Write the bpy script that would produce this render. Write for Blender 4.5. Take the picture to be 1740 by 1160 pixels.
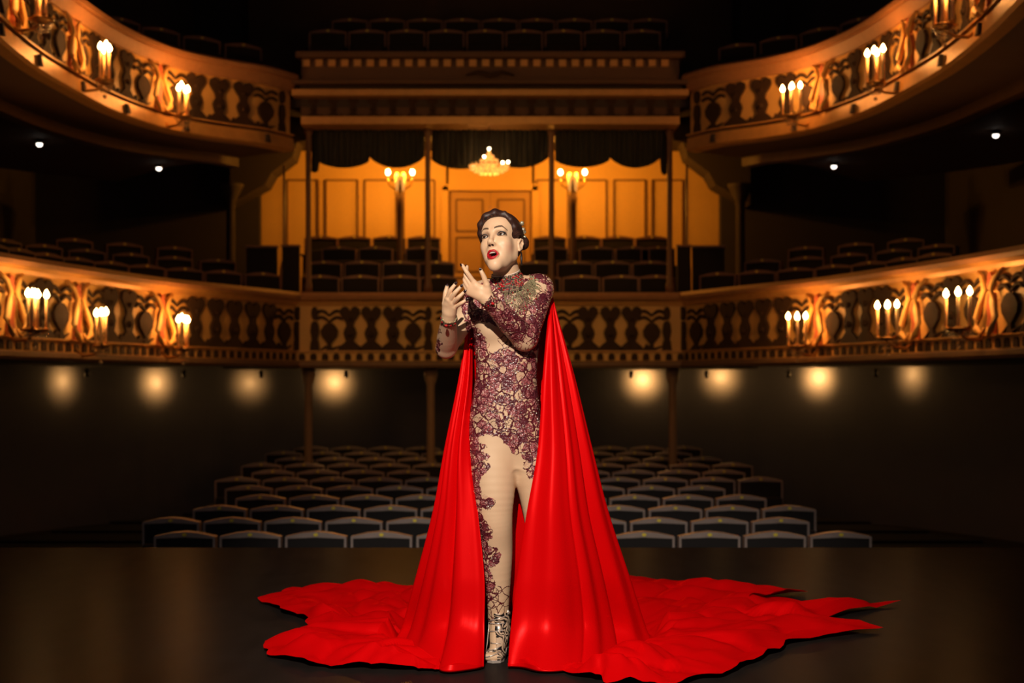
import bpy, bmesh, math, random
import numpy as np
from mathutils import Vector, Matrix
from mathutils.bvhtree import BVHTree
for _o in list(bpy.data.objects): bpy.data.objects.remove(_o)
SC = bpy.context.scene
COL = SC.collection
random.seed(7); RNG = np.random.default_rng(7)
PI = math.pi

# ------------------------------------------------------------------ camera, world, key lights, exposure
FPX, CX, HY, CAMZ = 2417.0, 833.0, 660.0, 1.1
cam_d = bpy.data.cameras.new('camera'); cam = bpy.data.objects.new('camera', cam_d); COL.objects.link(cam)
cam.location = (0, 0, CAMZ); cam.rotation_euler = (PI/2, 0, 0)
cam_d.sensor_width = 36; cam_d.lens = FPX/1740*36
cam_d.shift_x = (870-CX)/1740; cam_d.shift_y = (HY-580)/1740
cam_d.clip_end = 100; cam_d.clip_start = .05
cam_d.dof.use_dof = True; cam_d.dof.focus_distance = 5.62; cam_d.dof.aperture_fstop = 2.6
SC.camera = cam
w = bpy.data.worlds.new('world'); SC.world = w; w.use_nodes = True
w.node_tree.nodes['Background'].inputs[0].default_value = (.9, .8, .78, 1)
w.node_tree.nodes['Background'].inputs[1].default_value = .065
SC.view_settings.view_transform = 'Standard'; SC.view_settings.look = 'None'
SC.view_settings.gamma = 1; SC.view_settings.use_curve_mapping = False
SC.view_settings.exposure = 0.0

def lamp(name, kind, loc, power, color, aim=None, size=.05, angle=None, blend=.5, parent=None):
    d = bpy.data.lights.new(name, kind); d.energy = power; d.color = color
    if kind in ('POINT', 'SPOT'): d.shadow_soft_size = size
    if kind == 'SPOT': d.spot_size = angle; d.spot_blend = blend
    o = bpy.data.objects.new(name, d); COL.objects.link(o); o.location = loc
    if aim is not None:
        o.rotation_euler = (Vector(aim)-Vector(loc)).to_track_quat('-Z', 'Y').to_euler()
    if parent: o.parent = parent
    return o
lamp('stage_spotlight', 'SPOT', (-.45, .2, 3.6), 1700, (1, .88, .73), (.08, 5.9, .76), .03, math.radians(32.5), .65)
lamp('rig_spotlight', 'SPOT', (-.9, 3.2, 6.8), 90, (1, .92, .88), (-1.0, 11.7, -.3), .2, math.radians(25), 1.0)

lamp('balcony_fill_light', 'SPOT', (0, 8.5, 5.6), 420, (1, .50, .13), (0, 18.2, 1.95), .4, math.radians(33), .9)  # added fill, brightens the centre panel of the lower balcony
lamp('balcony_fill_light', 'SPOT', (0, 8.5, 3.2), 200, (1, .46, .10), (0, 17.7, 4.75), .4, math.radians(30), .9)  # second added fill, lifts the gilt bands of the gallery front

def P(px, py, dy=0.0, Y=None):
    Y = (5.75+dy) if Y is None else Y
    return Vector(((px-CX)*Y/FPX, Y, CAMZ+(HY-py)*Y/FPX))
def FL(px, py, z=0.0):
    Y = (CAMZ-z)*FPX/(py-HY)
    return Vector(((px-CX)*Y/FPX, Y, z))

# ------------------------------------------------------------------ materials
MATS = {}
def mat(name, col, rough=.6, metal=0.0, noise=0.0, scale=8.0, bump=0.0, bscale=None, emit=None, estr=0, spec=.5, coat=0, sheen=0, sss=0, trans=0):
    if name in MATS: return MATS[name]
    m = bpy.data.materials.new(name); m.use_nodes = True; MATS[name] = m
    nt = m.node_tree; b = nt.nodes['Principled BSDF']
    b.inputs['Base Color'].default_value = (*col, 1); b.inputs['Roughness'].default_value = rough
    b.inputs['Metallic'].default_value = metal; b.inputs['Specular IOR Level'].default_value = spec
    b.inputs['Coat Weight'].default_value = coat; b.inputs['Sheen Weight'].default_value = sheen
    b.inputs['Subsurface Weight'].default_value = sss; b.inputs['Transmission Weight'].default_value = trans
    b.inputs['Subsurface Radius'].default_value = (.01, .004, .002); b.inputs['Subsurface Scale'].default_value = 1
    if emit: b.inputs['Emission Color'].default_value = (*emit, 1); b.inputs['Emission Strength'].default_value = estr
    if noise or bump:
        tc = nt.nodes.new('ShaderNodeTexCoord'); n = nt.nodes.new('ShaderNodeTexNoise')
        n.inputs['Scale'].default_value = scale; n.inputs['Detail'].default_value = 4
        nt.links.new(tc.outputs['Object'], n.inputs['Vector'])
        if noise:
            mx = nt.nodes.new('ShaderNodeMix'); mx.data_type = 'RGBA'
            mx.inputs[6].default_value = (*[c*(1-noise) for c in col], 1)
            mx.inputs[7].default_value = (*[min(1, c*(1+noise)) for c in col], 1)
            nt.links.new(n.outputs['Fac'], mx.inputs[0]); nt.links.new(mx.outputs[2], b.inputs['Base Color'])
        if bump:
            n2 = nt.nodes.new('ShaderNodeTexNoise'); n2.inputs['Scale'].default_value = bscale or scale*3
            nt.links.new(tc.outputs['Object'], n2.inputs['Vector'])
            bp = nt.nodes.new('ShaderNodeBump'); bp.inputs['Strength'].default_value = bump; bp.inputs['Distance'].default_value = .01
            nt.links.new(n2.outputs['Fac'], bp.inputs['Height']); nt.links.new(bp.outputs[0], b.inputs['Normal'])
    return m
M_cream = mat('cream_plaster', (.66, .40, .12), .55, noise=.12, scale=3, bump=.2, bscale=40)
M_gilt = mat('gilt_moulding', (.58, .32, .10), .42, .25, noise=.2, scale=10)
M_rail = mat('padded_rail', (.34, .17, .075), .6, noise=.2, scale=20)
M_orn = mat('dark_ornament', (.045, .026, .015), .8, spec=.25, noise=.3, scale=15, bump=.4, bscale=60)
M_pink = mat('red_gilt_ornament', (.35, .09, .04), .5, noise=.3, scale=20)
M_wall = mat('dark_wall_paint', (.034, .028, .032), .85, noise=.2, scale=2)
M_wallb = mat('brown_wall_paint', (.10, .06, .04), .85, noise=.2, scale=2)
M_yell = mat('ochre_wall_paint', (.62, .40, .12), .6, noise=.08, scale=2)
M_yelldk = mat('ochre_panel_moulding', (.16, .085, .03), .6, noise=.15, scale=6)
M_door = mat('ochre_door_paint', (.40, .24, .085), .5, noise=.1, scale=3)
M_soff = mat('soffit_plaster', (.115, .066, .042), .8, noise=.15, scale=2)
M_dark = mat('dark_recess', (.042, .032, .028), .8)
M_base = mat('shaded_gilt_base', (.19, .11, .055), .55, noise=.2, scale=10)  # gilt darkened in colour for the shade below the candle pans
M_black = mat('black_metal', (.02, .018, .016), .4, .6)
M_brass = mat('aged_brass', (.45, .26, .09), .3, .9)
M_uph = mat('dark_upholstery', (.011, .008, .008), .9, noise=.2, scale=40)
M_frame = mat('seat_wood_balcony', (.19, .095, .06), .5, noise=.2, scale=15)
M_framew = mat('seat_wood_stalls', (.30, .225, .20), .45, noise=.25, scale=15)
M_plate = mat('number_plate_brass', (.85, .68, .06), .35, .2)
M_carpet = mat('dark_carpet', (.02, .015, .016), .95, noise=.2, scale=30)
M_curt = mat('dark_green_velvet', (.016, .019, .015), .9, sheen=.15, noise=.3, scale=10)
M_candle = mat('candle_tube', (.85, .62, .34), .5, sss=.25)
M_flame = mat('flame_bulb', (1, .8, .5), .3, emit=(1, .58, .2), estr=40)
M_bulbw = mat('round_bulb', (1, .8, .5), .3, emit=(1, .74, .42), estr=14)
M_spotw = mat('downlight_lens', (1, .9, .8), .3, emit=(1, .88, .74), estr=5)
M_cryst = mat('cut_crystal', (1, .8, .5), .05, trans=.7)
M_cryst2 = mat('glow_painted_crystal', (1, .6, .25), .1, emit=(1, .42, .08), estr=.8)  # sparkle of the nearby bulbs put in as the crystal's own emission
M_post = mat('post_paint', (.13, .065, .032), .5, noise=.15, scale=5)

def stage_floor_mat():
    m = bpy.data.materials.new('black_stage_boards'); m.use_nodes = True; nt = m.node_tree; b = nt.nodes['Principled BSDF']
    tc = nt.nodes.new('ShaderNodeTexCoord'); mp = nt.nodes.new('ShaderNodeMapping'); mp.inputs['Scale'].default_value = (1, .3, 1)
    n = nt.nodes.new('ShaderNodeTexNoise'); n.inputs['Scale'].default_value = 9; n.inputs['Detail'].default_value = 6
    br = nt.nodes.new('ShaderNodeTexWave'); br.bands_direction = 'X'; br.inputs['Scale'].default_value = 1.1
    r = nt.nodes.new('ShaderNodeValToRGB'); r.color_ramp.elements[0].color = (.009, .007, .0065, 1); r.color_ramp.elements[1].color = (.026, .019, .017, 1)
    rr = nt.nodes.new('ShaderNodeMapRange'); rr.inputs[3].default_value = .26; rr.inputs[4].default_value = .34
    bp = nt.nodes.new('ShaderNodeBump'); bp.inputs['Strength'].default_value = .25; bp.inputs['Distance'].default_value = .004
    L = nt.links.new
    L(tc.outputs['Object'], mp.inputs[0]); L(mp.outputs[0], n.inputs[0]); L(tc.outputs['Object'], br.inputs[0])
    L(n.outputs[0], r.inputs[0]); L(n.outputs[0], rr.inputs[0])
    L(n.outputs[0], bp.inputs['Height'])
    df = nt.nodes.new('ShaderNodeBsdfDiffuse'); gl = nt.nodes.new('ShaderNodeBsdfGlossy'); mx = nt.nodes.new('ShaderNodeMixShader'); mx.inputs[0].default_value = .05
    L(r.outputs[0], df.inputs[0]); L(rr.outputs[0], gl.inputs['Roughness']); L(bp.outputs[0], gl.inputs['Normal']); L(df.outputs[0], mx.inputs[1]); L(gl.outputs[0], mx.inputs[2])
    nt.nodes.remove(b); L(mx.outputs[0], nt.nodes['Material Output'].inputs[0])
    return m
M_stage = stage_floor_mat()

# ------------------------------------------------------------------ helpers
def tag(o, label=None, cat=None, group=None, kind=None):
    if label: o['label'] = label
    if cat: o['category'] = cat
    if group: o['group'] = group
    if kind: o['kind'] = kind
    return o
def empty(name, loc=(0, 0, 0), rz=0):
    o = bpy.data.objects.new(name, None); COL.objects.link(o); o.location = loc; o.rotation_euler = (0, 0, rz); o.empty_display_size = .1
    return o
def mesh_np(name, V, F, m, parent=None, smooth=True):
    V = np.asarray(V, np.float32); F = np.asarray(F, np.int32)
    me = bpy.data.meshes.new(name); n = F.shape[1]
    me.vertices.add(len(V)); me.vertices.foreach_set('co', V.ravel())
    me.loops.add(F.size); me.loops.foreach_set('vertex_index', F.ravel())
    me.polygons.add(len(F)); me.polygons.foreach_set('loop_start', np.arange(0, F.size, n, dtype=np.int32))
    me.polygons.foreach_set('loop_total', np.full(len(F), n, np.int32))
    me.update(calc_edges=True); me.validate()
    if smooth: me.polygons.foreach_set('use_smooth', np.ones(len(me.polygons), bool))
    me.materials.append(m)
    o = bpy.data.objects.new(name, me); COL.objects.link(o)
    if parent: o.parent = parent
    return o
class MB:
    """collects shapes, links them as one mesh object"""
    def __init__(s): s.bm = bmesh.new()
    def box(s, c, d, rz=0, taper=1):
        hx, hy, hz = d[0]/2, d[1]/2, d[2]/2; vs = []
        for z in (-1, 1):
            t = taper if z > 0 else 1
            for x, y in ((-1, -1), (1, -1), (1, 1), (-1, 1)):
                X, Y = x*hx*t, y*hy*t
                vs.append(s.bm.verts.new((c[0]+X*math.cos(rz)-Y*math.sin(rz), c[1]+X*math.sin(rz)+Y*math.cos(rz), c[2]+z*hz)))
        for f in ((3, 2, 1, 0), (4, 5, 6, 7), (0, 1, 5, 4), (1, 2, 6, 5), (2, 3, 7, 6), (3, 0, 4, 7)): s.bm.faces.new([vs[i] for i in f])
        return s
    def lathe(s, prof, c=(0, 0, 0), n=12, sy=1):
        rings = []
        for r, z in prof: rings.append([s.bm.verts.new((c[0]+r*math.cos(2*PI*k/n), c[1]+sy*r*math.sin(2*PI*k/n), c[2]+z)) for k in range(n)])
        for a, b in zip(rings, rings[1:]):
            for k in range(n):
                f = s.bm.faces.new((a[k], a[(k+1) % n], b[(k+1) % n], b[k])); f.smooth = True
        s.bm.faces.new(rings[0][::-1]); s.bm.faces.new(rings[-1])
        return s
    def tube(s, pts, r, n=8):
        pts = [Vector(p) for p in pts]; rs = r if isinstance(r, (list, tuple)) else [r]*len(pts); rings = []
        up = Vector((0, 0, 1))
        for i, p in enumerate(pts):
            t = (pts[min(i+1, len(pts)-1)]-pts[max(i-1, 0)]).normalized()
            a = t.cross(up)
            if a.length < .05: a = t.cross(Vector((0, 1, 0)))
            a.normalize(); b = t.cross(a)
            rings.append([s.bm.verts.new(p+rs[i]*(a*math.cos(2*PI*k/n)+b*math.sin(2*PI*k/n))) for k in range(n)])
        for a, b in zip(rings, rings[1:]):
            for k in range(n):
                f = s.bm.faces.new((a[k], a[(k+1) % n], b[(k+1) % n], b[k])); f.smooth = True
        s.bm.faces.new(rings[0][::-1]); s.bm.faces.new(rings[-1])
        return s
    def ball(s, c, r, n=10, m=7, sc=(1, 1, 1)):
        prof = [(max(1e-4, math.sin(PI*i/m))*r, -math.cos(PI*i/m)*r) for i in range(m+1)]
        rings = []
        for rr, z in prof: rings.append([s.bm.verts.new((c[0]+sc[0]*rr*math.cos(2*PI*k/n), c[1]+sc[1]*rr*math.sin(2*PI*k/n), c[2]+sc[2]*z)) for k in range(n)])
        for a, b in zip(rings, rings[1:]):
            for k in range(n):
                f = s.bm.faces.new((a[k], a[(k+1) % n], b[(k+1) % n], b[k])); f.smooth = True
        return s
    def prism(s, pts, y0, y1, flip=False):
        """outline in x,z extruded along y"""
        a = [s.bm.verts.new((p[0], y0, p[1])) for p in pts]; b = [s.bm.verts.new((p[0], y1, p[1])) for p in pts]; n = len(pts)
        s.bm.faces.new(a); s.bm.faces.new(b[::-1])
        for k in range(n): s.bm.faces.new((a[k], b[k], b[(k+1) % n], a[(k+1) % n]))
        return s
    def build(s, name, m, parent=None, bevel=0):
        bmesh.ops.recalc_face_normals(s.bm, faces=s.bm.faces)
        me = bpy.data.meshes.new(name); s.bm.to_mesh(me); s.bm.free(); me.materials.append(m)
        o = bpy.data.objects.new(name, me); COL.objects.link(o)
        if parent: o.parent = parent
        if bevel:
            bv = o.modifiers.new('bevel', 'BEVEL'); bv.width = bevel; bv.segments = 2; bv.limit_method = 'ANGLE'
        return o
def copy_tree(o, parent=None):
    c = o.copy(); COL.objects.link(c); c.parent = parent
    for ch in list(o.children): copy_tree(ch, c)
    return c
ORD = ['first', 'second', 'third', 'fourth', 'fifth', 'sixth', 'seventh', 'eighth', 'ninth', 'tenth', 'eleventh', 'twelfth', 'thirteenth', 'fourteenth', 'fifteenth', 'sixteenth', 'seventeenth', 'eighteenth', 'nineteenth', 'twentieth']

def dense(pts, step=.12):
    """Catmull-Rom through 2-D points, resampled at equal steps"""
    p = np.array(pts, float); q = np.vstack([2*p[0]-p[1], p, 2*p[-1]-p[-2]]); out = []
    for i in range(1, len(q)-2):
        for t in np.linspace(0, 1, 24, endpoint=False):
            out.append(.5*((2*q[i])+(-q[i-1]+q[i+1])*t+(2*q[i-1]-5*q[i]+4*q[i+1]-q[i+2])*t*t+(-q[i-1]+3*q[i]-3*q[i+1]+q[i+2])*t**3))
    out.append(p[-1]); out = np.array(out)
    s = np.r_[0, np.cumsum(np.linalg.norm(np.diff(out, axis=0), axis=1))]
    k = max(2, int(s[-1]/step)); t = np.linspace(0, s[-1], k+1)
    return np.stack([np.interp(t, s, out[:, i]) for i in range(out.shape[1])], 1), t
class Path:
    """plan curve (x, y); n points away from the auditorium's middle (outward)"""
    def __init__(s, pts, straight=False, step=.12):
        if straight:
            p = np.array(pts, float); L = np.r_[0, np.cumsum(np.linalg.norm(np.diff(p, axis=0), axis=1))]; s.p, s.t = p, L
        else: s.p, s.t = dense(pts, step)
        d = np.gradient(s.p, axis=0) if not straight else None
        if straight:
            seg = np.diff(s.p, axis=0); seg /= np.linalg.norm(seg, axis=1)[:, None]
            sn = np.stack([seg[:, 1], -seg[:, 0]], 1); n = np.zeros_like(s.p)
            for i in range(len(s.p)):
                a = sn[max(i-1, 0)]; b = sn[min(i, len(sn)-1)]; v = a+b; v /= np.linalg.norm(v); n[i] = v/max(.3, v@a)
            s.n = n
        else:
            d /= np.linalg.norm(d, axis=1)[:, None]; s.n = np.stack([d[:, 1], -d[:, 0]], 1)
        mid = np.array([0, 12.0])
        if np.mean(np.sum(s.n*(s.p-mid), 1)) < 0: s.n = -s.n
        s.len = s.t[-1]
    def at(s, t, off=0):
        x = np.interp(t, s.t, s.p[:, 0]); y = np.interp(t, s.t, s.p[:, 1]); nx = np.interp(t, s.t, s.n[:, 0]); ny = np.interp(t, s.t, s.n[:, 1])
        return x+nx*off, y+ny*off, math.atan2(ny, nx)
    def at_px(s, px, off=0):
        best = min((abs(CX+s.at(t, off)[0]*FPX/s.at(t, off)[1]-px), t) for t in np.linspace(0, s.len, 600))
        return best[1]
    def sweep(s, prof, name, m, parent=None, closed=True, smooth=False):
        prof = np.array(prof, float); k = len(prof); n = len(s.p)
        V = np.zeros((n, k, 3)); V[:, :, 0] = s.p[:, 0][:, None]+s.n[:, 0][:, None]*prof[:, 0]; V[:, :, 1] = s.p[:, 1][:, None]+s.n[:, 1][:, None]*prof[:, 0]; V[:, :, 2] = prof[:, 1]
        i = np.arange(n-1)[:, None]; j = np.arange(k if closed else k-1)[None, :]; j2 = (j+1) % k
        F = np.stack([i*k+j, i*k+j2, (i+1)*k+j2, (i+1)*k+j], -1).reshape(-1, 4)
        bm = bmesh.new(); vs = [bm.verts.new(v) for v in V.reshape(-1, 3)]
        for f in F: bm.faces.new([vs[q] for q in f])
        if closed: bm.faces.new(vs[:k]); bm.faces.new(vs[(n-1)*k:][::-1])
        bmesh.ops.recalc_face_normals(bm, faces=bm.faces)
        me = bpy.data.meshes.new(name); bm.to_mesh(me); bm.free(); me.materials.append(m)
        o = bpy.data.objects.new(name, me); COL.objects.link(o)
        if parent: o.parent = parent
        return o
def mir(pts): return [(-x, y) for x, y in pts]

# ------------------------------------------------------------------ THE SETTING
M_under = mat('stalls_wall_paint', (.12, .12, .15), .8, noise=.1, scale=3, bump=.3, bscale=30)
HALF_L = [(2.46, 18.0), (2.83, 17.2), (3.19, 16.5), (3.6, 15.7), (3.93, 14.7), (4.3, 13.3), (4.56, 12.1), (4.72, 11), (4.8, 9.8)]
HALF_U = [(2.5, 17.75), (2.78, 17.3), (3.3, 16.85), (3.72, 16.3), (4.05, 15.3), (4.2, 14.0), (4.25, 13.1), (4.2, 11.9), (4.1, 10.9), (4.0, 9.8)]
def struct(o): o['kind'] = 'structure'; return o
MB().box((0, 4.4, -.15), (14, 10.9, .3)).build('floor', M_stage)['kind'] = 'structure'
MB().box((0, 9.87, -.62), (14, .06, 1.2)).build('trim_1', M_dark)['kind'] = 'structure'
# raked stalls floor, straight flat steps under the rows
ROW_Y = [11.54+.87*i for i in range(11)]
def stall_z(i): return -.985+.034*i
m = MB(); m.box((0, 10.45, -1.2), (14, 1.2, .4))
for i, y in enumerate(ROW_Y): m.box((0, y+.1, stall_z(i)-.2), (14, .87, .4))
m.box((0, 23, stall_z(10)-.2), (14, 4.2, .4))
struct(m.build('floor_stalls', M_carpet))
# back wall of the stalls, curved, with the wall lamps in front of it
UW = [(-6.9, 11), (-6.75, 14.2), (-6.25, 16.6), (-5.45, 18.5), (-4.3, 19.9), (-3.0, 20.5), (-1.2, 20.8), (1.2, 20.8), (3.0, 20.5), (4.3, 19.9), (5.45, 18.5), (6.25, 16.6), (6.75, 14.2), (6.9, 11)]
upath = Path(UW)
struct(upath.sweep([(0, -1.1), (0, 1.42), (.1, 1.42), (.1, -1.1)], 'wall_stalls', M_under))
struct(upath.sweep([(-.03, -.78), (-.03, -.7), (0, -.7), (0, -.78)], 'baseboard_stalls', M_dark))
# side and back walls of the auditorium
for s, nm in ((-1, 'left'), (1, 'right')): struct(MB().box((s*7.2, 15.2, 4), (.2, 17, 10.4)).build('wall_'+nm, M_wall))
struct(MB().box((0, 24.1, 6.8), (14.6, .2, 5.2)).build('wall_back', M_wallb))
struct(MB().box((0, 16.5, 9.3), (14.6, 16, .2)).build('ceiling', M_dark))
for s in (-1, 1): struct(MB().box((s*4.45, 23.6, 6.8), (.75, .8, 5.0)).box((s*4.45, 23.55, 4.9), (.95, .9, .25)).build('trim_2', M_wall))
struct(MB().box((0, 23.9, 8.05), (3.6, .3, .12)).build('trim_3', M_wallb))
# circle level: deck with stepped rows, back wall in ochre with panels
ROWC = [(18.7, 2.593), (19.6, 2.86), (20.5, 3.15), (21.35, 3.39)]
SIDE = [(2.55, 18.55), (2.97, 18.2), (3.4, 17.86), (3.78, 17.5), (4.13, 17.1), (4.5, 16.55), (4.78, 15.95), (5.0, 15.2), (5.15, 14.3), (5.25, 13.2)]
m = MB()
for k, (y, zt) in enumerate(ROWC):
    zf = zt-.93; y0 = y-.45 if k else 18.1; y1 = 22.6 if k == 3 else ROWC[k+1][0]-.45
    m.box((0, (y0+y1)/2, (1.37+zf)/2), (5.0 if k == 0 else 7.2, y1-y0, zf-1.37))
struct(m.build('floor_circle', M_carpet))
LW = {s: Path([(s*x, y) for x, y in HALF_L]) for s in (-1, 1)}
UWG = {s: Path([(s*x, y) for x, y in HALF_U]) for s in (-1, 1)}
SD = {s: Path([(s*x, y) for x, y in SIDE]) for s in (-1, 1)}
for s, nm in ((-1, 'left'), (1, 'right')):
    struct(LW[s].sweep([(.03, 1.38), (2.6, 1.38), (2.6, 1.44), (.03, 1.64)], 'floor_circle_'+nm, M_carpet))
    for k in range(4):
        zf = 1.66+.22*k
        struct(SD[s].sweep([(.85*k-.42, 1.45), (.85*k-.42, zf), (.85*k+.44, zf), (.85*k+.44, 1.45)], 'floor_circle_step_'+nm, M_carpet))
    # gallery slab over the circle sides, and the moulding under it
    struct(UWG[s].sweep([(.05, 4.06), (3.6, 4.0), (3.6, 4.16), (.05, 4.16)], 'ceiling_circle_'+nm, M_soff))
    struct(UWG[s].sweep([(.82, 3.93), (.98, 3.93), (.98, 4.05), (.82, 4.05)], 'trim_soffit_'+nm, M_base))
    struct(UWG[s].sweep([(.05, 4.2), (2.9, 4.2), (2.9, 4.6), (.05, 4.34)], 'floor_gallery_'+nm, M_carpet))
    # side wall behind the circle seats
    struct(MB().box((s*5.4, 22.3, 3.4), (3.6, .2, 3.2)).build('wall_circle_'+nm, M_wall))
    g = MB(); g.prism([(s*3.95, 3.9), (s*3.42, 4.2), (s*3.32, 4.38), (s*3.0, 4.62), (s*2.9, 4.95), (s*3.95, 4.95)], 21.6, 22.2)
    struct(g.build('trim_cove_'+nm, M_dark))
struct(MB().box((0, 21.5, 4.92), (7.6, 2.4, .1)).box((0, 19.1, 4.68), (6.2, 2.5, .1)).build('ceiling_circle', M_dark))
struct(MB().box((0, 19.2, 4.8), (5.2, 2.3, .2)).build('floor_gallery', M_carpet))
wb = MB(); wb.box((-2.17, 22.6, 3.53), (3.02, .16, 2.66)); wb.box((2.17, 22.6, 3.53), (3.02, .16, 2.66)); wb.box((0, 22.6, 4.57), (1.4, .16, .6))
struct(wb.build('wall_circle_back', M_yell))
# raised panel mouldings on the ochre wall
k = 0
def pxx(px, Y=22.5): return (px-CX)*Y/FPX
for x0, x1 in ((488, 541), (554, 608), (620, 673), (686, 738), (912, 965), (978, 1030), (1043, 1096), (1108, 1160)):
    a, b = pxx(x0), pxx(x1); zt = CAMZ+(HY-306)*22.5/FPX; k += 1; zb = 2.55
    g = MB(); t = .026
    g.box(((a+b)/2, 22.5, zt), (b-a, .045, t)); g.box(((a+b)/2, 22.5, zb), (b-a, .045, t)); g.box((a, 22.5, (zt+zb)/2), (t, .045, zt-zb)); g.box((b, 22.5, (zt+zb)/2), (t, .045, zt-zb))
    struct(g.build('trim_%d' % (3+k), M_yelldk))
# double door in the middle
for s in (-1, 1):
    d = MB().box((s*.33, 22.62, 3.27), (.655, .06, 2.0)).build('door_%d' % (1 if s < 0 else 2), M_door); struct(d)
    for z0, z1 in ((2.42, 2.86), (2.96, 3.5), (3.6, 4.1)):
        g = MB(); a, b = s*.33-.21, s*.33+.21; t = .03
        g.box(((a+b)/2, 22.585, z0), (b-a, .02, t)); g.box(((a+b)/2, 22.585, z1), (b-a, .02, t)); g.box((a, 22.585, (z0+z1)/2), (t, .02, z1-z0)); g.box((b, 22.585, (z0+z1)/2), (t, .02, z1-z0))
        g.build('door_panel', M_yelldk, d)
    MB().box((s*.06, 22.575, 3.55), (.03, .03, .12)).ball((s*.06, 22.55, 3.5), .022).build('door_handle', M_black, d)
struct(MB().box((0, 22.5, 4.28), (1.5, .06, .1)).box((-.71, 22.5, 3.3), (.09, .06, 2.0)).box((.71, 22.5, 3.3), (.09, .06, 2.0)).build('trim_door', M_yell))

# ------------------------------------------------------------------ BALUSTRADES
BAL = [(.16, 0), (.13, .05), (.05, .12), (.07, .17), (.085, .22), (.07, .27), (.045, .31), (.055, .36), (.10, .42), (.128, .47), (.118, .53), (.07, .56), (.025, .545), (0, .50)]
def proto_mesh(build):
    me = build.bm; bmesh.ops.recalc_face_normals(me, faces=me.faces); d = bpy.data.meshes.new('ornament'); me.to_mesh(d); me.free(); return d
def baluster_mb():
    o = [(x, z) for x, z in BAL]+[(-x, z) for x, z in BAL[::-1][1:]]
    g = MB(); g.prism(o, -.035, 0); g.ball((0, -.035, .40), .03, 8, 5); g.ball((0, -.035, .2), .035, 8, 5)
    g.prism([(.13, 0), (.19, .09), (.25, 0)], -.03, 0)
    return g
def figure_mb():
    g = MB(); o = [(.04, 0), (.02, .08), (.05, .12), (.1, .18), (.11, .25), (.07, .32), (.03, .35)]
    g.prism([(x, z) for x, z in o]+[(-x, z) for x, z in o[::-1]], -.04, 0)
    for a, zz in ((1, .37), (1, .45)):
        for s in (-1, 1): g.tube([(s*.165*u, -.018, zz+.062*math.sin(u*2.6)-.01) for u in np.linspace(0, 1, 9)], [.013+.009*math.sin(u*2.8) for u in np.linspace(0, 1, 9)], 6)
    g.tube([(-.12, -.015, 0), (-.04, -.02, .05), (.04, -.02, .02), (.14, -.015, .06)], [.012, .02, .02, .008], 6)
    return g
def pilaster_mb():
    g = MB(); el = [(.042*math.cos(a), .47+.085*math.sin(a)) for a in np.linspace(0, 2*PI, 16, endpoint=False)]
    g.prism(el, -.045, 0); o = [(.06, 0), (.05, .1), (.035, .14), (.055, .24), (.045, .33), (.025, .37)]
    g.prism(o+[(-x, z) for x, z in o[::-1]], -.04, 0); return g
def scroll_mb(s):
    g = MB(); pts = [(s*.2, -.03, .57), (s*.1, -.05, .5), (s*.055, -.06, .4), (s*.09, -.07, .28), (s*.15, -.08, .15), (s*.13, -.1, .05), (s*.06, -.09, .0), (s*.03, -.08, .06)]
    g.tube(pts, [.016, .026, .028, .028, .032, .032, .022, .01], 8); return g
arch_mb = MB().prism([(-.04, 0), (.04, 0), (.04, .055), (.022, .085), (-.022, .085), (-.04, .055)], -.014, 0)
ME = {}
for nme, bd, mt in (('arch', arch_mb, M_orn), ('baluster', baluster_mb(), M_orn), ('vase_ornament', figure_mb(), M_orn), ('pilaster_ornament', pilaster_mb(), M_orn), ('scroll_l', scroll_mb(-1), M_cream), ('scroll_r', scroll_mb(1), M_cream), ('pilaster_pink', pilaster_mb(), M_pink)):
    ME[nme] = proto_mesh(bd); ME[nme].materials.append(mt)
def orn(kind, name, x, y, rz, z, parent, sc=1, sx=1):
    o = bpy.data.objects.new(name, ME[kind]); COL.objects.link(o); o.location = (x, y, z); o.rotation_euler = (0, 0, rz); o.scale = (sc*sx, sc, sc); o.parent = parent
    return o
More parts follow.
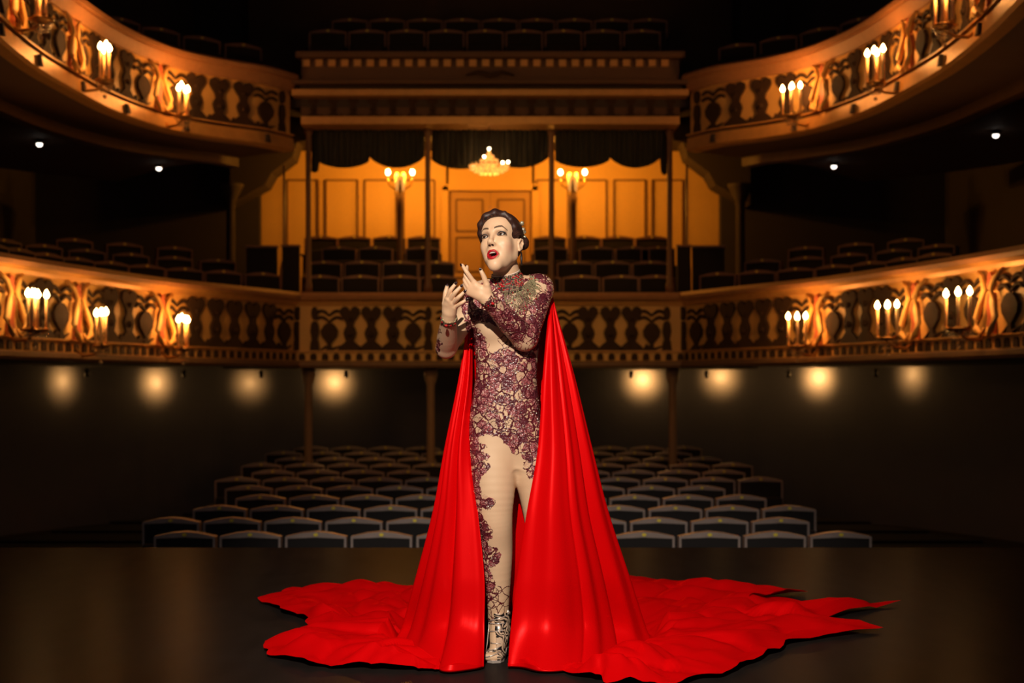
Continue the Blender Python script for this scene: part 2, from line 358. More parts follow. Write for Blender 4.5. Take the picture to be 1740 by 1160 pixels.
def balustrade(path, z0, level, label, pil, nbal, group, first_fig=True):
    r = empty('balustrade'); tag(r, label, 'balustrade', group)
    if level == 'low':
        path.sweep([(-.07, z0), (-.09, z0+.03), (-.09, z0+.07), (-.05, z0+.085), (.1, z0+.085), (.1, z0)], 'base_moulding', M_base, r)
        ar = path.sweep([(-.012, z0+.085), (-.012, z0+.2), (.1, z0+.2), (.1, z0+.085)], 'arcade_strip', M_cream, r)
        path.sweep([(-.05, z0+.2), (-.05, z0+.215), (.1, z0+.215), (.1, z0+.2)], 'ledge', M_gilt, r)
        path.sweep([(0, z0+.215), (0, z0+.79), (.07, z0+.79), (.07, z0+.215)], 'panel', M_cream, r)
        path.sweep([(-.035, z0+.79), (-.05, z0+.83), (-.09, z0+.86), (.1, z0+.86), (.1, z0+.79)], 'cornice', M_gilt, r)
        path.sweep([(-.12, z0+.86), (-.135, z0+.9), (-.11, z0+.945), (.12, z0+.945), (.12, z0+.86)], 'hand_rail', M_rail, r)
        for t in np.arange(.08, path.len, .145):
            x, y, an = path.at(t, -.012); orn('arch', 'arch_ornament', x, y, an-PI/2, z0+.095, r)
        zp = z0+.215; ph = .575
    else:
        path.sweep([(-.03, z0), (-.07, z0+.02), (-.05, z0+.165), (.1, z0+.165), (.1, z0)], 'fascia', M_gilt, r)
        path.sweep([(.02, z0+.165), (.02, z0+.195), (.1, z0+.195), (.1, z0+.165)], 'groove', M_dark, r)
        path.sweep([(-.07, z0+.195), (-.07, z0+.21), (.1, z0+.21), (.1, z0+.195)], 'ledge', M_gilt, r)
        path.sweep([(0, z0+.21), (0, z0+.75), (.07, z0+.75), (.07, z0+.21)], 'panel', M_cream, r)
        path.sweep([(-.035, z0+.75), (-.055, z0+.79), (-.10, z0+.86), (-.10, z0+.885), (.1, z0+.885), (.1, z0+.75)], 'cornice', M_rail, r)
        path.sweep([(-.13, z0+.885), (-.14, z0+.93), (-.11, z0+.96), (.12, z0+.96), (.12, z0+.885)], 'hand_rail', M_rail, r)
        for t in np.arange(.5, path.len, 1.15):
            x, y, an = path.at(t, -.07); o = MB().box((0, 0, 0), (.07, .06, .1), 0, .6).build('bracket', M_dark, r); o.location = (x, y, z0+.09); o.rotation_euler = (0, 0, an-PI/2)
        zp = z0+.21; ph = .54
    sc = ph/.575
    ts = [path.at_px(p, -.01) for p in pil]
    for i, t in enumerate(ts):
        if i == 0 and first_fig:
            x, y, an = path.at(t, -.002); orn('pilaster_ornament', 'pilaster_ornament', x, y, an-PI/2, zp, r, sc); continue
        x, y, an = path.at(t, -.004)
        orn('scroll_l', 'scroll', x, y, an-PI/2, zp, r, sc); orn('scroll_r', 'scroll', x, y, an-PI/2, zp, r, sc)
        orn('pilaster_pink', 'pilaster_ornament', x, y, an-PI/2, zp, r, sc)
    for i, (a, b) in enumerate(zip(ts, ts[1:]+[path.len+.2])):
        L = b-a; e = .3
        for q, tt in enumerate((a+e, b-e)):
            if tt > path.len-.1: continue
            x, y, an = path.at(tt, -.002); orn('vase_ornament', 'vase_ornament', x, y, an-PI/2, zp, r, sc, 1.2)
        n = max(1, int(round((L-2*e-.3)/.36)))
        for q in range(n):
            tt = a+e+.15+(q+.5)*(L-2*e-.3)/n
            if tt > path.len-.1: continue
            x, y, an = path.at(tt, -.002); orn('baluster', 'baluster', x, y, an-PI/2, zp, r, sc, 1.12)
    return r
balustrade(LW[-1], 1.365, 'low', 'left wing of the lower balcony front, cream with dark baluster ornaments', [506, 272, 128, 15], 5, None)
balustrade(LW[1], 1.365, 'low', 'right wing of the lower balcony front, cream with dark baluster ornaments', [1157, 1392, 1558, 1688], 5, None)
balustrade(UWG[-1], 4.05, 'up', 'left wing of the upper gallery front sweeping out of the top left corner', [478, 268, 120, 20], 5, None)
balustrade(UWG[1], 4.05, 'up', 'right wing of the upper gallery front sweeping out of the top right corner', [1186, 1400, 1548, 1680], 5, None)
# centre front of the lower balcony
cpath = Path([(-2.46, 18.0), (2.46, 18.0)], straight=True)
r = balustrade(cpath, 1.365, 'low', 'straight middle of the lower balcony front between the two curved wings', [], 0, None)
for kind, xs in (('vase_ornament', (560, 702, 764, 905, 968, 1107)), ('baluster', (595, 631, 668, 797, 833, 869, 999, 1037, 1073)), ('pilaster_ornament', (535, 728, 938, 1133))):
    for px in xs: orn(kind, kind, pxx(px, 18), 17.998, 0, 1.58, r, 1, 1.0)

# ------------------------------------------------------------------ centre gallery front, posts, valances
yg = 17.7
def bandbox(name, z0, z1, hw, yf, m, parent, depth=.5):
    return MB().box((0, yf+depth/2, (z0+z1)/2), (2*hw, depth, z1-z0)).build(name, m, parent, .008)
def zy(py, Y=yg): return CAMZ+(HY-py)*Y/FPX
r = tag(empty('gallery_front', (0, 0, 0)), 'dark centre front of the upper gallery with two glowing mouldings and a dentil course', 'balcony front')
bandbox('lower_moulding', zy(211), zy(197), 2.36, yg, M_gilt, r)
bandbox('recessed_frieze', zy(197), zy(163), 2.38, yg+.16, M_soff, r)
bandbox('middle_moulding', zy(163), zy(152), 2.47, yg-.04, M_gilt, r)
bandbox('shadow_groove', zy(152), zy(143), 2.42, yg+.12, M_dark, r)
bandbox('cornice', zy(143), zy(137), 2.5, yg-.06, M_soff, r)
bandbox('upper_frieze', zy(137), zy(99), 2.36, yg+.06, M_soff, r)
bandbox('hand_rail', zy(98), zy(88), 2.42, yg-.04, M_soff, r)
zc = zy(106); dm = MB().box((0, 0, 0), (.09, .05, .085)).build('dentil', M_gilt, r); first = True
for px in np.arange(520, 1150, 21.8):
    d = dm if first else dm.copy()
    if not first: COL.objects.link(d)
    first = False; d.location = (pxx(px, yg), yg+.045, zc)
for px in np.arange(530, 1145, 34): orn('baluster', 'frieze_ornament', pxx(px, yg), yg+.155, 0, zy(194), r, .40, 1.3)
g = MB(); g.tube([(-.3, yg+.03, zy(127)), (-.15, yg, zy(122)), (0, yg-.01, zy(129)), (.15, yg, zy(122)), (.3, yg+.03, zy(127))], [.012, .025, .03, .025, .012]); g.build('crest_ornament', M_orn, r)
MB().box((pxx(812, yg), yg+.05, zy(213)), (.26, .12, .03)).build('light_box', M_gilt, r)
names = ['leftmost', 'second from the left', 'third from the left', 'rightmost']
for i, px in enumerate((524, 727, 937, 1138)):
    g = MB(); g.lathe([(.05, 0), (.05, .1), (.038, .14), (.034, .5), (.036, 1.98), (.05, 2.02), (.055, 2.07)], (0, 0, 0), 10)
    o = g.build('post', M_post); o.location = (pxx(px, 18.02), 18.02, 2.31); tag(o, 'slender painted post between the balcony rail and upper gallery, %s' % names[i], 'post', 'posts carrying the upper gallery')
for i, px in enumerate((524, 732, 937, 1143)):
    g = MB(); g.lathe([(.085, 0), (.085, .15), (.06, .2), (.052, .6), (.05, 1.9), (.07, 1.95), (.085, 2.02), (.085, 2.12)], (0, 0, 0), 12)
    o = g.build('column', mat('column_paint', (.30, .19, .11), .5, noise=.15)); o.location = (pxx(px, 18.25), 18.25, -.755); tag(o, 'round column under the lower balcony, %s' % names[i], 'column', 'columns under the lower balcony')
for i, s in enumerate((-1, 1)):
    g = MB(); g.lathe([(.1, 0), (.1, .2), (.07, .25), (.065, 1.5), (.08, 1.6), (.18, 1.8), (.2, 1.85)], (0, 0, 0), 12)
    o = g.build('column', M_dark); o.location = (pxx(392 if s < 0 else 1258, 20.9), 20.9, 2.2 if 0 else 2.25); tag(o, 'dark column among the %s side seats of the lower balcony' % ('left', 'right')[i], 'column')
def scallop(x, segs):
    for a, b, top, low in segs:
        if a <= x <= b: u = (x-a)/(b-a); return top+(low-top)*(1-(2*u-1)**2)**.72
    return segs[0][2]
BAYS = [((529, 722), [(529, 541, 288, 292), (541, 627, 272, 284), (627, 722, 262, 284)], 'left'), ((733, 932), [(733, 831, 268, 286), (831, 932, 264, 284)], 'middle'), ((943, 1133), [(943, 1035, 270, 283), (1035, 1124, 262, 284), (1124, 1133, 290, 296)], 'right')]
for (a, b), segs, nm in BAYS:
    n = 90; V = []; Y = 18.12
    ztop = 4.42
    for i in range(n+1):
        px = a+(b-a)*i/n; zb = CAMZ+(HY-scallop(px, segs))*Y/FPX; x = pxx(px, Y)
        for j in range(9):
            v = j/8; z = ztop+(zb-ztop)*v; yy = Y+.03*math.sin(i*1.45)*(1-v*.6)+.02*math.sin(i*.37+v*3)-.02*math.sin(v*PI)*math.sin((px-a)/(b-a)*2*PI)
            V.append((x, yy, z))
    F = [(i*9+j, (i+1)*9+j, (i+1)*9+j+1, i*9+j+1) for i in range(n) for j in range(8)]
    o = mesh_np('valance_curtain', V, F, M_curt); sm = o.modifiers.new('thick', 'SOLIDIFY'); sm.thickness = .02
    tag(o, 'dark scalloped valance hanging in the %s bay above the balcony seats' % nm, 'curtain', 'valances above the balcony')
    g = MB()
    pts = []
    for i in range(n+1):
        px = a+(b-a)*i/n; pts.append((pxx(px, Y), Y-.02, CAMZ+(HY-scallop(px, segs))*Y/FPX))
    g.tube(pts, .014, 6); g.build('fringe', M_curt, o)

# partition screens beside the centre block
for i, (a, b) in enumerate(((429, 480), (490, 519), (1168, 1221), (1141, 1163))):
    xa, xb = pxx(a, 18.9), pxx(b, 18.9)
    o = MB().box((0, 0, .48), (xb-xa, .07, .96)).build('partition_screen', M_uph, None, .01)
    o.location = ((xa+xb)/2, 18.35 if i in (1, 3) else 18.45, 2.02 if 0 else 1.66); o.scale = (1, 1, 1.32)
    MB().box((0, -.01, .968), (xb-xa+.02, .1, .02)).build('top_cap', M_frame, o)
    tag(o, ['wide dark partition left of the centre seat block', 'narrow dark partition behind the leftmost post', 'wide dark partition right of the centre seat block', 'narrow dark partition beside the rightmost post'][i], 'partition', 'dark partitions on the balcony')
for i, px in enumerate((484, 1166)):
    x = pxx(px, 18.9); g = MB(); z0 = 1.66
    g.tube([(0, 0, 0), (0, 0, 1.0), (-(1, -1)[i]*-.02, 0, 1.08), ((-(1, -1)[i])*-.04, 0, 1.2), ((-(1, -1)[i])*-.04, 0, 2.35)], .016, 8)
    o = g.build('aisle_standard', M_frame); o.location = (x, 18.55, z0); tag(o, 'thin upright rail standing between partition screens, %s side' % ('left', 'right')[i], 'rail')

# ------------------------------------------------------------------ SEATS
def make_seat(fm, plate=True):
    r = empty('theatre_seat')
    w_, h = .47, .93
    MB().prism([(-w_/2, .42), (w_/2, .42), (w_/2, h-.05), (w_/4, h-.035), (0, h-.03), (-w_/4, h-.035), (-w_/2, h-.05)], -.05, .03).build('backrest', M_uph, r, .012)
    pts = [(-w_/2-.012, .60), (-w_/2-.012, h-.04), (-w_/4, h-.012), (0, h), (w_/4, h-.012), (w_/2+.012, h-.04), (w_/2+.012, .60), (w_/2-.006, .60), (w_/2-.006, h-.056), (0, h-.046), (-w_/2+.006, h-.056), (-w_/2+.006, .60)]
    g = MB(); a = [g.bm.verts.new((p[0], -.062, p[1])) for p in pts]; b = [g.bm.verts.new((p[0], .045, p[1])) for p in pts]
    quads = [(0, 1, 10, 11), (1, 2, 9, 10), (2, 3, 9), (3, 4, 9), (4, 5, 8, 9), (5, 6, 7, 8)]
    for q in quads: g.bm.faces.new([a[i] for i in q]); g.bm.faces.new([b[i] for i in q][::-1])
    for i in range(12): g.bm.faces.new((a[i], b[i], b[(i+1) % 12], a[(i+1) % 12]))
    g.build('back_frame', fm, r)
    MB().box((0, -.12, .53), (w_-.02, .09, .36)).build('seat_cushion', M_uph, r, .02)
    for s in (-1, 1):
        MB().box((s*.255, -.17, .62), (.035, .27, .03)).box((s*.255, -.06, .40), (.03, .06, .42)).build('armrest', M_uph, r, .006)
        MB().box((s*.255, -.05, .11), (.035, .09, .22)).box((s*.255, -.06, .01), (.05, .22, .02)).build('leg', M_black, r)
    if plate: MB().lathe([(.016, 0), (.016, .006)], (0, 0, 0), 10).build('number_plate', M_plate, r)
    if plate:
        p = [c for c in r.children if c.name.startswith('number_plate')][0]; p.rotation_euler = (PI/2, 0, 0); p.location = (0, -.0625, h-.024); p.scale = (1.15, .8, 1)
    return r
stall_proto = make_seat(M_framew); circ_proto = make_seat(M_frame); used = {'s': False, 'c': False}
def put_seat(kind, x, y, z, rz, label, group, sc=1):
    pr = stall_proto if kind == 's' else circ_proto
    if used[kind]: pr = copy_tree(pr)
    used[kind] = True
    pr.location = (x, y, z); pr.rotation_euler = (0, 0, rz); tag(pr, label, 'theatre seat', group)
    return pr
PH = [.343, .764, .25, .70, .2, .68, .18, .66, .2, .7, .2]
for i, y in enumerate(ROW_Y):
    cs = [(k+PH[i])*.53 for k in range(-12, 13)]
    zt = stall_z(i)
    vis = [c for c in cs if abs(c) < 2.45+.30*math.sin(i*1.3)+.05*i+(.5 if i == 0 else .25) and -2.95 < c < 3.15]
    # leave out what the cape hides completely
    for q, c in enumerate(vis):
        if 770 < CX+c*FPX/y < 960: continue
        put_seat('s', c, y, zt, .0, 'stalls seat with arched wooden back edge, %s row from the stage, %s from the left' % (ORD[i], ORD[q]), 'stalls seats')
CR = [[544, 612, 680, 745, 921, 988, 1056, 1115], [550, 615, 680, 742, 911, 977, 1041, 1105], [576, 638, 718, 936, 1014, 1075, 1118], [545, 602, 661, 720, 934, 993, 1050, 1108]]
for k, (y, zt) in enumerate(ROWC):
    nl = sum(1 for p in CR[k] if p < 833)
    for q, px in enumerate(CR[k]):
        lf = px < 833; idx = q if lf else q-nl
        put_seat('c', pxx(px, y-.06), y, zt-.93, 0, 'balcony seat in the %s centre block, %s row from the rail, %s from the left' % ('left' if lf else 'right', ORD[k], ORD[idx]), 'centre balcony seats')
for s, nm in ((-1, 'left'), (1, 'right')):
    for k in range(3):
        off = .85*k; t = .5+.2*k; q = 0
        while t < SD[s].len:
            x, y, an = SD[s].at(t, off); rz = (an-PI/2)*.8
            px = CX+x*FPX/y
            if y > 22.0: t += .56; continue
            if -25 < px < 1765 and q < 12 and (px > 100 or k < 2) and px < 1620:
                put_seat('c', x, y, 1.66+.22*k, rz, 'side balcony seat, %s block, %s row, %s out from the centre' % (nm, ORD[k], ORD[q]), 'side balcony seats'); q += 1
            t += .56
for k, (y, zt) in enumerate(((18.9, 5.86), (19.8, 6.24))):
    q = 0
    for c in np.arange(-2.15+.2*k, 2.4, .52):
        put_seat('c', c, y, zt-.93, 0, 'seat of the upper gallery behind the dark centre front, %s row, %s from the left' % (ORD[k], ORD[q]), 'upper gallery seats'); q += 1
struct(MB().box((0, 19.0, 4.92), (5.2, .85, .05)).box((0, 19.95, 5.1), (5.2, 1.0, .42)).build('floor_gallery_steps', M_carpet))
for s, nm in ((-1, 'left'), (1, 'right')):
    for q, t in enumerate(np.arange(.7, 4.2, .58)):
        x, y, an = SD[s].at(t, .15); put_seat('c', x, y, 4.58, (an-PI/2)*.8, 'dim seat of the %s upper gallery wing, %s out from the centre' % (nm, ORD[q]), 'upper gallery seats')
    struct(SD[s].sweep([(-.3, 4.3), (-.3, 4.58), (.7, 4.58), (.7, 4.3)], 'floor_gallery_step_'+nm, M_carpet))

# ------------------------------------------------------------------ CANDLE BRACKETS
WARM = (1, .31, .05)
def flame_profile(): return [(.006, 0), (.018, .01), (.026, .028), (.021, .048), (.009, .070), (.001, .082)]
def candle_bracket(n, w_, seed):
    rnd = random.Random(seed); r = empty('candle_bracket')
    MB().tube([(0, .30, -.02), (0, .2, -.10), (0, .08, -.09), (0, 0, -.03)], [.02, .016, .014, .018]).lathe([(.02, -.04), (w_*.9, -.012), (w_*1.05, 0), (w_*.9, .008), (.02, .01)], (0, 0, 0), 16).build('arm', M_brass, r)
    xs = np.linspace(-w_, w_, n) if n == 5 else np.array([-w_, -w_*.45, w_*.42, w_])
    ys = [(-.05, .03, -.03, .04, -.04)[i % 5] for i in range(n)]
    for i in range(n):
        h = .275+rnd.uniform(-.012, .012)
        c = MB().lathe([(.0135, 0), (.0135, h), (.009, h+.004)], (0, 0, 0), 12).build('candle', M_candle, r); c.location = (xs[i], ys[i], .012)
        b = MB().lathe(flame_profile(), (0, 0, 0), 10).build('flame_bulb', M_flame, c); b.location = (0, 0, h+.003)
        d = MB().lathe([(.012, -.012), (.026, .0), (.028, .008), (.014, .004)], (0, 0, 0), 12).build('drip_pan', M_brass, c)
    g = MB()
    for i in range(12):
        a = 2*PI*i/12
        for j in range(3): g.ball((w_*math.cos(a)*(1-.22*j), w_*.8*math.sin(a)*(1-.22*j), -.03-.035*j), .010, 6, 4)
    g.ball((0, 0, -.16), .02, 8, 6)
    g.build('crystal_drops', M_cryst, r)
    return r
def place_bracket(path, px, pyb, n, w_, label, group, power):
    t = path.at_px(px, -.3); x, y, an = path.at(t, -.30); z = CAMZ+(HY-pyb)*y/FPX
    r = candle_bracket(n, w_, int(px)); r.location = (x, y, z); r.rotation_euler = (0, 0, an-PI/2); tag(r, label, 'candle bracket', group)
    lamp('candle_light', 'POINT', (0, -.02, .34), power, WARM, size=.045, parent=r)
    return r
for path, px, pyb, n, w_, lb, pw in (
    (LW[-1], 60, 560, 5, .13, 'five-candle bracket on the lower balcony front near the left edge of the picture', 5.5),
    (LW[-1], 172, 587, 4, .09, 'four-candle bracket on the left lower balcony front, between two others and hung lowest', 5.5),
    (LW[-1], 311, 592, 4, .10, 'four-candle bracket on the left lower balcony front nearest the centre', 12),
    (LW[1], 1355, 588, 4, .10, 'four-candle bracket on the right lower balcony front nearest the centre', 10),
    (LW[1], 1508, 574, 4, .105, 'four-candle bracket on the right lower balcony front, middle of the three', 6),
    (LW[1], 1628, 558, 4, .12, 'four-candle bracket on the right lower balcony front nearest the picture edge', 5.5),
    (UWG[-1], 70, 33, 4, .11, 'four-candle bracket on the upper gallery front cut by the top left corner', 13),
    (UWG[-1], 178, 137, 4, .10, 'four-candle bracket on the left upper gallery front, middle of the three', 15),
    (UWG[-1], 311, 198, 4, .10, 'four-candle bracket on the left upper gallery front nearest the centre', 15),
    (UWG[1], 1345, 196, 4, .10, 'four-candle bracket on the right upper gallery front nearest the centre', 14),
    (UWG[1], 1488, 141, 4, .10, 'four-candle bracket on the right upper gallery front, middle of the three', 13),
    (UWG[1], 1605, 44, 4, .11, 'four-candle bracket on the upper gallery front cut by the top right edge', 12)):
    place_bracket(path, px, pyb, n, w_, lb, 'candle brackets on the balcony fronts', pw)

# standing candelabra, chandelier and small lamps
for i, px in enumerate((680, 973)):
    r = tag(empty('floor_candelabrum', (pxx(px, 20.95), 20.95, 2.22)), 'tall dark candelabrum with globe bulbs standing %s of the double door' % ('left', 'right')[i], 'floor lamp', 'candelabra behind the balcony seats')
    MB().lathe([(.16, 0), (.15, .05), (.06, .1), (.055, .5), (.045, 1.1), (.055, 1.55), (.07, 1.7), (.03, 1.76), (.025, 1.95)], (0, 0, 0), 12).build('pole', M_post, r)
    zb = CAMZ+(HY-303)*20.95/FPX-2.22
    for s in (-1, 1):
        MB().tube([(0, 0, zb-.2), (s*.07, 0, zb-.16), (s*.16, 0, zb-.1), (s*.18, 0, zb)], .012).build('arm', M_brass, r)
        b = MB().ball((0, 0, 0), .034, 12, 8, (1, 1, 1.25)).build('globe_bulb', M_bulbw, r); b.location = (s*.18, 0, zb+.09)
        MB().tube([(s*.18, 0, zb), (s*.18, 0, zb+.05)], .012).build('socket', M_candle, r)
        MB().lathe([(.012, -.22), (.03, -.1), (.035, 0), (.02, .05)], (s*.045, -.02, zb+.03), 8).build('crystal_drop', M_cryst2, r)
        lamp('globe_light', 'POINT', (s*.18, -.02, zb+.16), 75, (1, .35, .03), size=.04, parent=r)
r = tag(empty('chandelier', (pxx(831, 17.93), 17.93, CAMZ+(HY-280)*17.93/FPX)), 'small glittering crystal chandelier hanging from the gallery edge in front of the valance', 'chandelier')
MB().tube([(0, 0, .1), (0, 0, 4.40-r.location.z)], .006).build('chain', M_black, r)
MB().lathe([(.012, .18), (.03, .14), (.045, .08), (.08, .03), (.02, .03)], (0, 0, 0), 10).build('crystal_crown', M_cryst2, r)
g = MB()
for j, (rr, zz, nn) in enumerate(((.24, -.01, 22), (.23, -.045, 20), (.18, -.075, 16), (.12, -.10, 12), (.07, .0, 8), (.10, .05, 10), (.05, .10, 8))):
    for i in range(nn): g.ball((rr*math.cos(2*PI*i/nn+j), rr*.9*math.sin(2*PI*i/nn+j), zz), .02, 6, 4, (1, 1, 1.3))
g.build('crystal_beads', M_cryst2, r)
MB().tube([(.25*math.cos(a), .22*math.sin(a), 0) for a in np.linspace(0, 2*PI, 25)], .01, 6).build('ring', M_brass, r)
for x, y, z in ((.24, -.1, .02), (-.06, -.2, .07), (.17, -.18, .0), (0, -.02, .2), (-.2, .1, .0)):
    b = MB().ball((0, 0, 0), .018, 8, 6).build('bulb', M_bulbw, r); b.location = (x, y, z)
lamp('chandelier_light', 'POINT', (0, .0, -.2), 5, (1, .45, .1), size=.12, parent=r)
# downlights under the gallery
for i, (px, py) in enumerate(((67, 244), (270, 285), (1417, 282), (1692, 229))):
    z = 3.985; Y = (z-CAMZ)*FPX/(HY-py); s = -1 if i < 2 else 1
    r = tag(empty('downlight', ((px-CX)*Y/FPX, Y, z)), 'tiny round white downlight under the upper gallery, %s' % ['far left', 'second from the left', 'second from the right', 'far right'][i], 'ceiling light', 'downlights under the gallery')
    MB().lathe([(.045, 0), (.05, .02), (.04, .05)], (0, 0, 0), 14).build('housing', M_black, r)
    MB().ball((0, 0, -.005), .034, 14, 8, (1, 1, .9)).build('lens', M_spotw, r)
# lamps under the lower balcony: dark can on the soffit washing the wall
struct(upath.sweep([(-3.2, 1.375), (.05, 1.375), (.05, 1.44), (-3.2, 1.44)], 'ceiling_stalls', M_soff)) if 0 else None
for i, (px, py, off, pw) in enumerate(((108, 647, -1, 9), (267, 650, 22, 15), (425, 651, 14, 7), (570, 649, 14, 20), (1090, 645, -16, 30), (1225, 640, -15, 17), (1388, 641, -26, 30), (1550, 636, -26, 9))):
    t = upath.at_px(px, -.02); x, y, an = upath.at(t, -.02); z = CAMZ+(HY-py)*y/FPX
    xo, yo, _ = upath.at(upath.at_px(px+off, -.02), -.42)
    r = tag(empty('wall_washer', (xo, yo, 1.37)), 'small dark lamp washing the wall under the lower balcony, %s from the left' % ORD[i], 'lamp', 'lamps under the lower balcony')
    MB().tube([(0, 0, .05), (0, 0, -.03)], .008).build('stem', M_black, r)
    MB().lathe([(.01, -.12), (.028, -.115), (.03, -.03), (.015, -.02)], (0, 0, 0), 10).build('can', M_black, r)
    lamp('washer_light', 'SPOT', (x-math.cos(an)*.3-xo, y-math.sin(an)*.3-yo, z+.02-1.37), pw*1.1, (1, .46, .11), (x-xo, y-yo, z-1.37), .03, math.radians(105), 1.0, r)
    lamp('washer_glow', 'POINT', (x-math.cos(an)*.085-xo, y-math.sin(an)*.085-yo, z-1.37), pw*.20, (1, .5, .14), size=.03, parent=r)

# ================================================================== THE SINGER
def px_of(V):
    return CX+V[:, 0]*FPX/V[:, 1], HY-(V[:, 2]-CAMZ)*FPX/V[:, 1]
class Field:
    def __init__(s, lo, hi, h):
        s.lo = np.array(lo, float); s.h = h; s.n = np.ceil((np.array(hi)-s.lo)/h).astype(int)+1
        s.F = np.full(s.n, .2, np.float32)
    def sl(s, lo, hi):
        a = np.clip(np.floor((np.array(lo)-s.lo)/s.h).astype(int), 0, s.n); b = np.clip(np.ceil((np.array(hi)-s.lo)/s.h).astype(int)+1, 0, s.n)
        if np.any(b <= a): return None
        ax = [(s.lo[i]+np.arange(a[i], b[i])*s.h).astype(np.float32) for i in range(3)]
        return (slice(a[0], b[0]), slice(a[1], b[1]), slice(a[2], b[2])), (ax[0][:, None, None], ax[1][None, :, None], ax[2][None, None, :])
    def add(s, lo, hi, fn, k=.01, op='u'):
        pad = k+.012; q = s.sl(np.array(lo)-pad, np.array(hi)+pad)
        if q is None: return
        S, (X, Y, Z) = q; d = fn(X, Y, Z).astype(np.float32); f = s.F[S]
        if op == 'u':
            h = np.clip(.5+.5*(f-d)/k, 0, 1); s.F[S] = f*(1-h)+d*h-k*h*(1-h)
        else:
            d = -d; h = np.clip(.5-.5*(f-d)/k, 0, 1); s.F[S] = f*(1-h)+d*h+k*h*(1-h)
    def cone(s, a, b, ra, rb, k=.01, op='u', M=None):
        a, b = np.array(a, float), np.array(b, float); r = max(ra, rb)
        def fn(X, Y, Z):
            d = b-a; L = max(1e-9, d@d); t = np.clip(((X-a[0])*d[0]+(Y-a[1])*d[1]+(Z-a[2])*d[2])/L, 0, 1)
            return np.sqrt((X-a[0]-t*d[0])**2+(Y-a[1]-t*d[1])**2+(Z-a[2]-t*d[2])**2)-(ra+(rb-ra)*t)
        s.add(np.minimum(a, b)-r, np.maximum(a, b)+r, fn, k, op)
    def ell(s, c, r, R=None, k=.01, op='u'):
        c = np.array(c, float); r = np.array(r, float); m = r.max()
        def fn(X, Y, Z):
            x, y, z = X-c[0], Y-c[1], Z-c[2]
            if R is not None:  # columns of R are local axes in world
                x, y, z = (x*R[0, i]+y*R[1, i]+z*R[2, i] for i in range(3))
            g = np.sqrt((x/r[0])**2+(y/r[1])**2+(z/r[2])**2)
            q = np.sqrt((x/r[0]**2)**2+(y/r[1]**2)**2+(z/r[2]**2)**2)+1e-6
            return np.where(g < .3, (g-1)*r.min(), g*(g-1)/q)
        s.add(c-m, c+m, fn, k, op)
    def chain(s, pts, rs, k=.01):
        P4 = np.c_[np.array([tuple(p) for p in pts], float), np.array(rs)]; n = len(P4)
        if n > 2:   # resample smoothly, union the pieces hard, blend once with the rest
            T_ = np.linspace(0, n-1, (n-1)*4+1); i = np.clip(T_.astype(int), 0, n-2); f = (T_-i)[:, None]; g = lambda q: P4[np.clip(i+q, 0, n-1)]
            P4 = .5*(2*g(0)+(g(1)-g(-1))*f+(2*g(-1)-5*g(0)+4*g(1)-g(2))*f*f+(3*g(0)-g(-1)-3*g(1)+g(2))*f**3)
        def fn(X, Y, Z):
            o = None
            for A_, B_ in zip(P4, P4[1:]):
                d = B_[:3]-A_[:3]; L = max(1e-9, d@d); t = np.clip(((X-A_[0])*d[0]+(Y-A_[1])*d[1]+(Z-A_[2])*d[2])/L, 0, 1)
                q = np.sqrt((X-A_[0]-t*d[0])**2+(Y-A_[1]-t*d[1])**2+(Z-A_[2]-t*d[2])**2)-(A_[3]+(B_[3]-A_[3])*t)
                o = q if o is None else np.minimum(o, q)
            return o
        m = P4[:, 3].max(); s.add(P4[:, :3].min(0)-m, P4[:, :3].max(0)+m, fn, k)
def surface_nets(F, lo, h, iso=0.0):
    F = F-iso; s = F < 0; nx, ny, nz = F.shape
    c = s[:-1, :-1, :-1].astype(np.int8)
    tot = sum(s[i:nx-1+i, j:ny-1+j, k:nz-1+k].astype(np.int8) for i in (0, 1) for j in (0, 1) for k in (0, 1))
    act = (tot > 0) & (tot < 8); ids = np.argwhere(act); idx = np.full(act.shape, -1, np.int64); idx[act] = np.arange(len(ids))
    acc = np.zeros((len(ids), 3)); cnt = np.zeros(len(ids)); I = ids
    crn = [(i, j, k) for i in (0, 1) for j in (0, 1) for k in (0, 1)]
    for a in crn:
        for ax in range(3):
            if a[ax]: continue
            b = list(a); b[ax] = 1
            fa = F[I[:, 0]+a[0], I[:, 1]+a[1], I[:, 2]+a[2]]; fb = F[I[:, 0]+b[0], I[:, 1]+b[1], I[:, 2]+b[2]]
            m = (fa < 0) != (fb < 0); t = np.where(m, fa/np.where(m, fa-fb, 1), 0)
            p = np.tile(np.array(a, float), (len(I), 1)); p[:, ax] += t
            acc[m] += p[m]; cnt[m] += 1
    V = lo+(ids+acc/cnt[:, None])*h
    Q = []
    for ax in range(3):
        u, v = [(1, 2), (2, 0), (0, 1)][ax]
        sh = [slice(None)]*3; sh2 = [slice(None)]*3; sh[ax] = slice(0, -1); sh2[ax] = slice(1, None)
        ch = s[tuple(sh)] != s[tuple(sh2)]; e = np.argwhere(ch)
        lim = np.array(F.shape)-1
        e = e[(e[:, u] > 0) & (e[:, v] > 0) & (e[:, u] < lim[u]) & (e[:, v] < lim[v])]
        def cell(du, dv):
            q = e.copy(); q[:, u] += du; q[:, v] += dv; return idx[q[:, 0], q[:, 1], q[:, 2]]
        f = np.stack([cell(-1, -1), cell(0, -1), cell(0, 0), cell(-1, 0)], 1)
        ins = s[e[:, 0], e[:, 1], e[:, 2]]; f[~ins] = f[~ins][:, ::-1]
        Q.append(f)
    Q = np.concatenate(Q); Q = Q[(Q >= 0).all(1)]
    return V, Q
def compact(V, Q, keep):
    Q = Q[keep]; u, inv = np.unique(Q, return_inverse=True)
    return V[u], inv.reshape(Q.shape), u
def A(p): return np.array(tuple(p), float)

